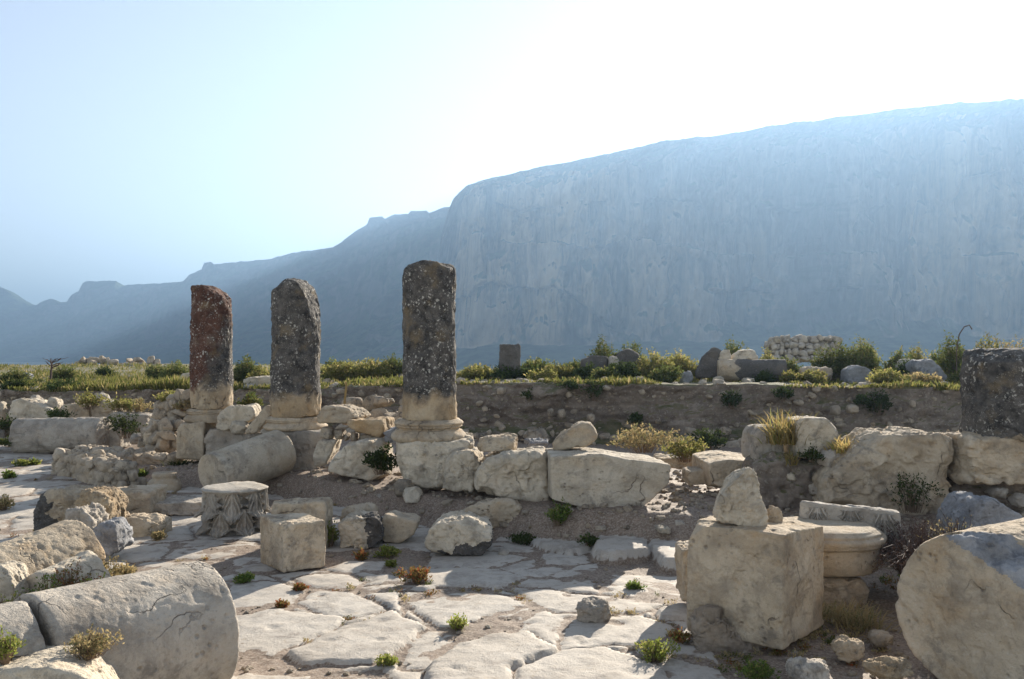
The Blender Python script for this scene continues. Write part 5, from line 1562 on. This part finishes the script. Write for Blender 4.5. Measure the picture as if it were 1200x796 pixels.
Bk('terrace_rock', 'bluish angular rock with dark facets right of the grey angular one', 'rock', [(1072, 428), (1074, 422), (1094, 421), (1110, 440), (1110, 447), (1078, 446)], Y=17.0, thick=.5, mat='blue', group=GR, chips=3)
Rk('terrace_rock', 'dark rounded rock left of the bluish angular rock', 'rock', (1050, 418, 1070, 446), Y=17.8, d=.4, mat='grey', group=GR)
Rk('terrace_rock', 'grey stone half hidden by shrubs left of the leaning dark slab', 'rock', (796, 432, 812, 448), Y=17.2, d=.3, mat='blue', group=GR)
Bk('terrace_rock', 'white stone on the grass left of the reddish column', 'rock', [(207, 446), (212, 438), (222, 437), (225, 446)], Y=21.5, thick=.4, mat='pale', group=GR)
Bk('terrace_rock', 'broad pale rock on the bank between reddish and grey columns', 'rock', [(283, 444), (298, 441), (318, 441), (320, 452), (306, 458), (292, 456), (284, 450)], Y=19.0, thick=.6, mat='pale', group=GR)
Rk('terrace_rock', 'small grey rock under the broad pale one on the bank', 'rock', (282, 448, 300, 464), Y=18.6, d=.4, mat='grey', group=GR)
Rk('terrace_rock', 'low rock in the left terrace grass by the dead tree', 'rock', (22, 436, 38, 444), Y=24, d=.4, mat='blue', group=GR)
# far heap of rubble on the left terrace
rubble_wall('rubble_heap', 'long low heap of rubble far back on the left terrace', [P(62, 436, 46), P(130, 435, 46), P(196, 435, 46)], .65, 2.2, .42, mat='rubble', seed=39, taper=.35, jag=.5, cat='rubble heap')


def tube_path(pts, r0, r1, n=6):
    pts = [np.array(p, float) for p in pts]
    V = []
    for i, p in enumerate(pts):
        t = (pts[min(i + 1, len(pts) - 1)] - pts[max(i - 1, 0)]); t /= np.linalg.norm(t)
        a = np.cross(t, [0.3, 1, .2]); a /= np.linalg.norm(a); b_ = np.cross(t, a)
        r = r0 + (r1 - r0) * i / (len(pts) - 1)
        V.append(np.stack([p + (a * math.cos(q) + b_ * math.sin(q)) * r for q in np.linspace(0, 2 * math.pi, n + 1)[:-1]]))
    return np.concatenate(V), grid_faces(len(pts), n, True)


def merge(parts):
    Vs, Fs, o = [], [], 0
    for V, F in parts: Vs.append(V); Fs.append(F + o); o += len(V)
    return np.concatenate(Vs), np.concatenate(Fs)


b = tpos(59, 25)
root = empty('dead_tree', b); tag(root, 'little dead tree with forked bare twigs in the left terrace grass', 'dead tree')
V, F = tube_path([b, (b[0] + .02, b[1], b[2] + .35), (b[0] + .05, b[1], b[2] + .6)], .035, .022); mesh_obj('trunk', V, F, M['twigdark'], root)
tw = []
rng = np.random.default_rng(4)
for k in range(11):
    a = rng.uniform(-1.2, 1.2); l = rng.uniform(.18, .38); s0 = np.array([b[0] + .05, b[1], b[2] + rng.uniform(.42, .62)])
    e0 = s0 + np.array([math.sin(a) * l * .8, rng.normal(0, .1), math.cos(a) * l * .7])
    tw.append(tube_path([s0, (s0 + e0) / 2 + rng.normal(0, .02, 3), e0], .016, .006, 5))
    tw.append(tube_path([e0 * .6 + s0 * .4, e0 + np.array([rng.normal(0, .09), 0, .02])], .009, .005, 5))
V, F = merge(tw); mesh_obj('branches', V, F, M['twigdark'], root)
b = tpos(1121, 17.2)
zb = b[2]
V, F = tube_path([b, P(1121, 410, 17.2), P(1124, 392, 17.2), P(1130, 383, 17.2), P(1136, 381, 17.2), P(1139, 386, 17.2)], .010, .012)
tag(mesh_obj('dead_stalk', V, F, M['twigdark']), 'drooping dead flower stalk rising above the right terrace shrubs', 'stalk')
V, F = tube_path([P(403, 487, 13.0), P(404, 470, 13.0), P(406, 452, 13.0), P(405, 447, 13.0)], .02, .016)
tag(mesh_obj('dead_stalk', V, F, M['leafdry']), 'pale dead stalk right of the grey stepped column', 'stalk')

# bushes hanging on the bank face
for (u, v, wd, hh, lb) in ((622, 472, 24, 22, 'dark bush on the bank face below the square stump'), (696, 470, 26, 34, 'dark trailing bush on the bank face below the twin rocks'), (668, 458, 26, 14, 'dark clump at the bank lip below the shrubs'),
                           (858, 480, 26, 26, 'dark bush on the bank face below the fallen dark column'), (1030, 487, 36, 34, 'large dark bush low on the bank face at right'), (745, 500, 18, 20, 'dark bush low on the bank face behind the dry shrub'),
                           (918, 470, 24, 20, 'dark clump on the bank face behind the golden grass'), (1010, 476, 18, 16, 'small dark clump on the bank face left of a larger one')):
    Yb = float(y_bank(col_pos(u, 15.6))) + .03
    weed(0, 0, wd, hh, lb, 'leafdark', base=P(u, v, Yb - .12), size=.06, name='bush', cat='bush')

# stones stuck in the foot of the bank
for k, (bx, lb) in enumerate((((640, 476, 650, 488), 'pale stone stuck in the bank, left of the other'), ((652, 477, 664, 490), 'pale stone stuck in the bank, right beside another'), ((686, 482, 698, 494), 'brown stone in a dark hollow of the bank'),
                              ((800, 498, 820, 512), 'tan stone at the bank foot behind the dry shrub'), ((822, 500, 842, 514), 'whitish stone at the bank foot behind the bright bush'), ((842, 498, 858, 510), 'small pale stone at bank foot left of the grassy wall'),
                              ((972, 472, 986, 486), 'pale stone in the bank above the cracked upright stone'), ((990, 472, 1006, 484), 'bluish stone in the bank right of a pale one'), ((700, 504, 716, 516), 'grey stone at the bank foot behind the tilted boulder'))):
    u = (bx[0] + bx[2]) / 2
    Rk('bank_stone', lb, 'stone', bx, Y=float(y_bank(col_pos(u, 15.6))) - .42, d=.3, mat='rubble', group='stones in the earth bank', p=12)


# loose gravel and small rubble
def gravel():
    rng = np.random.default_rng(55)
    dirs, F0 = cube_sphere(2)
    dirs = dirs / np.linalg.norm(dirs, axis=1, keepdims=True)
    cand = np.where((PSLAB < .15) & (PY < 13.5) & (np.abs(PX / PY) < .66))[0]
    prob = 1.0 / PY[cand] ** 1.2 * (1 + 3 * (PZ[cand] > .06)); prob /= prob.sum()
    idx = rng.choice(cand, 5200, p=prob)
    Vs, Fs = [], []
    for k, i in enumerate(idx):
        s = .008 + .02 * rng.random() ** 3 + (.045 * rng.random() ** 4 if PZ[i] > .05 else 0)
        q = dirs * (1 + rng.normal(0, .16, (len(dirs), 1))) * np.array([s, s * rng.uniform(.6, 1), s * rng.uniform(.45, .8)])
        a = rng.uniform(0, 6.28); ca, sa = math.cos(a), math.sin(a)
        q = np.stack([q[:, 0] * ca - q[:, 1] * sa, q[:, 0] * sa + q[:, 1] * ca, q[:, 2]], 1)
        Vs.append(q + np.array([PX[i] + rng.normal(0, .01), PY[i] + rng.normal(0, .01), PZ[i] + s * .2])); Fs.append(F0 + k * len(dirs))
    tag(mesh_obj('gravel', np.concatenate(Vs), np.concatenate(Fs), M['rubble'], origin=(0, 6, 0), smooth=False), kind='stuff')


gravel()


def scatter_rubble(name, pos, smin, smax, n, mat, seed, sink=.2):
    rng = np.random.default_rng(seed)
    dirs, F0 = cube_sphere(3)
    dirs = dirs / np.linalg.norm(dirs, axis=1, keepdims=True)
    Vs, Fs = [], []
    for k, c in enumerate(pos[rng.choice(len(pos), n)]):
        s = smin + (smax - smin) * rng.random() ** 3
        pn = rng.normal(0, 1, (10, 3)); pn /= np.linalg.norm(pn, axis=1, keepdims=True)
        t = np.maximum(dirs @ (pn / rng.uniform(.55, 1, 10)[:, None]).T, .75)
        q = dirs * ((t ** 30).sum(1) ** (-1 / 30))[:, None] * np.array([s * rng.uniform(.8, 1.5), s, s * rng.uniform(.6, 1)])
        a = rng.uniform(0, 6.28); ca, sa = math.cos(a), math.sin(a)
        q = np.stack([q[:, 0] * ca - q[:, 1] * sa, q[:, 0] * sa + q[:, 1] * ca, q[:, 2]], 1)
        Vs.append(q + c); Fs.append(F0 + k * len(dirs))
    tag(mesh_obj(name, np.concatenate(Vs), np.concatenate(Fs), M[mat], origin=tuple(pos.mean(0)), smooth=False), kind='stuff')


bf = np.concatenate([r for r in BANK_FACE]); bf = bf[(bf[:, 0] > -12) & (bf[:, 0] < 11)]
scatter_rubble('bank_rubble', bf, .010, .085, 800, 'rubble', 61)
low = bf[bf[:, 2] < .35] + np.array([0, -.25, -.04])
scatter_rubble('rubble_debris', low, .02, .16, 420, 'rubble', 62)
tz_x = np.random.default_rng(3).uniform(-14, 11, 900); tz_y = y_bank(tz_x) + .25 + 4 * np.random.default_rng(4).random(900) ** 2
scatter_rubble('terrace_debris', np.stack([tz_x, tz_y, terrace_z(tz_x, tz_y)], 1), .02, .13, 420, 'rubble', 63)


def joint_weeds():
    rng = np.random.default_rng(66)
    sl = (PSLAB < .1)
    cand = np.where(sl & (PY < 12.5) & (np.abs(PX / PY) < .62) & (PZ < .05))[0]
    pch = fbm(np.stack([PX[cand], PY[cand], 0 * PX[cand]], 1) * 1.1, 3, 67)
    cand = cand[pch > .05]
    pr = 1 / PY[cand]; pr /= pr.sum()
    for nm, mt, n, sd in (('joint_weeds', 'rusty', 190, 1), ('joint_grass', 'leafdry', 230, 2), ('ground_cover', 'leaf', 110, 3)):
        Vs, Fs, o = [], [], 0
        for i in rng.choice(cand, n, p=pr):
            LV, LF, SV, SF = plant_geo((PX[i], PY[i], PZ[i] - .01), rng.uniform(.02, .07), rng.uniform(.02, .07), stems=9, leaves=6, size=rng.uniform(.010, .022), seed=int(i))
            Vs.append(LV); Fs.append(LF + o); o += len(LV)
        tag(mesh_obj(nm, np.concatenate(Vs), np.concatenate(Fs), M[mt], origin=(0, 6, 0), smooth=False), kind='stuff')


joint_weeds()
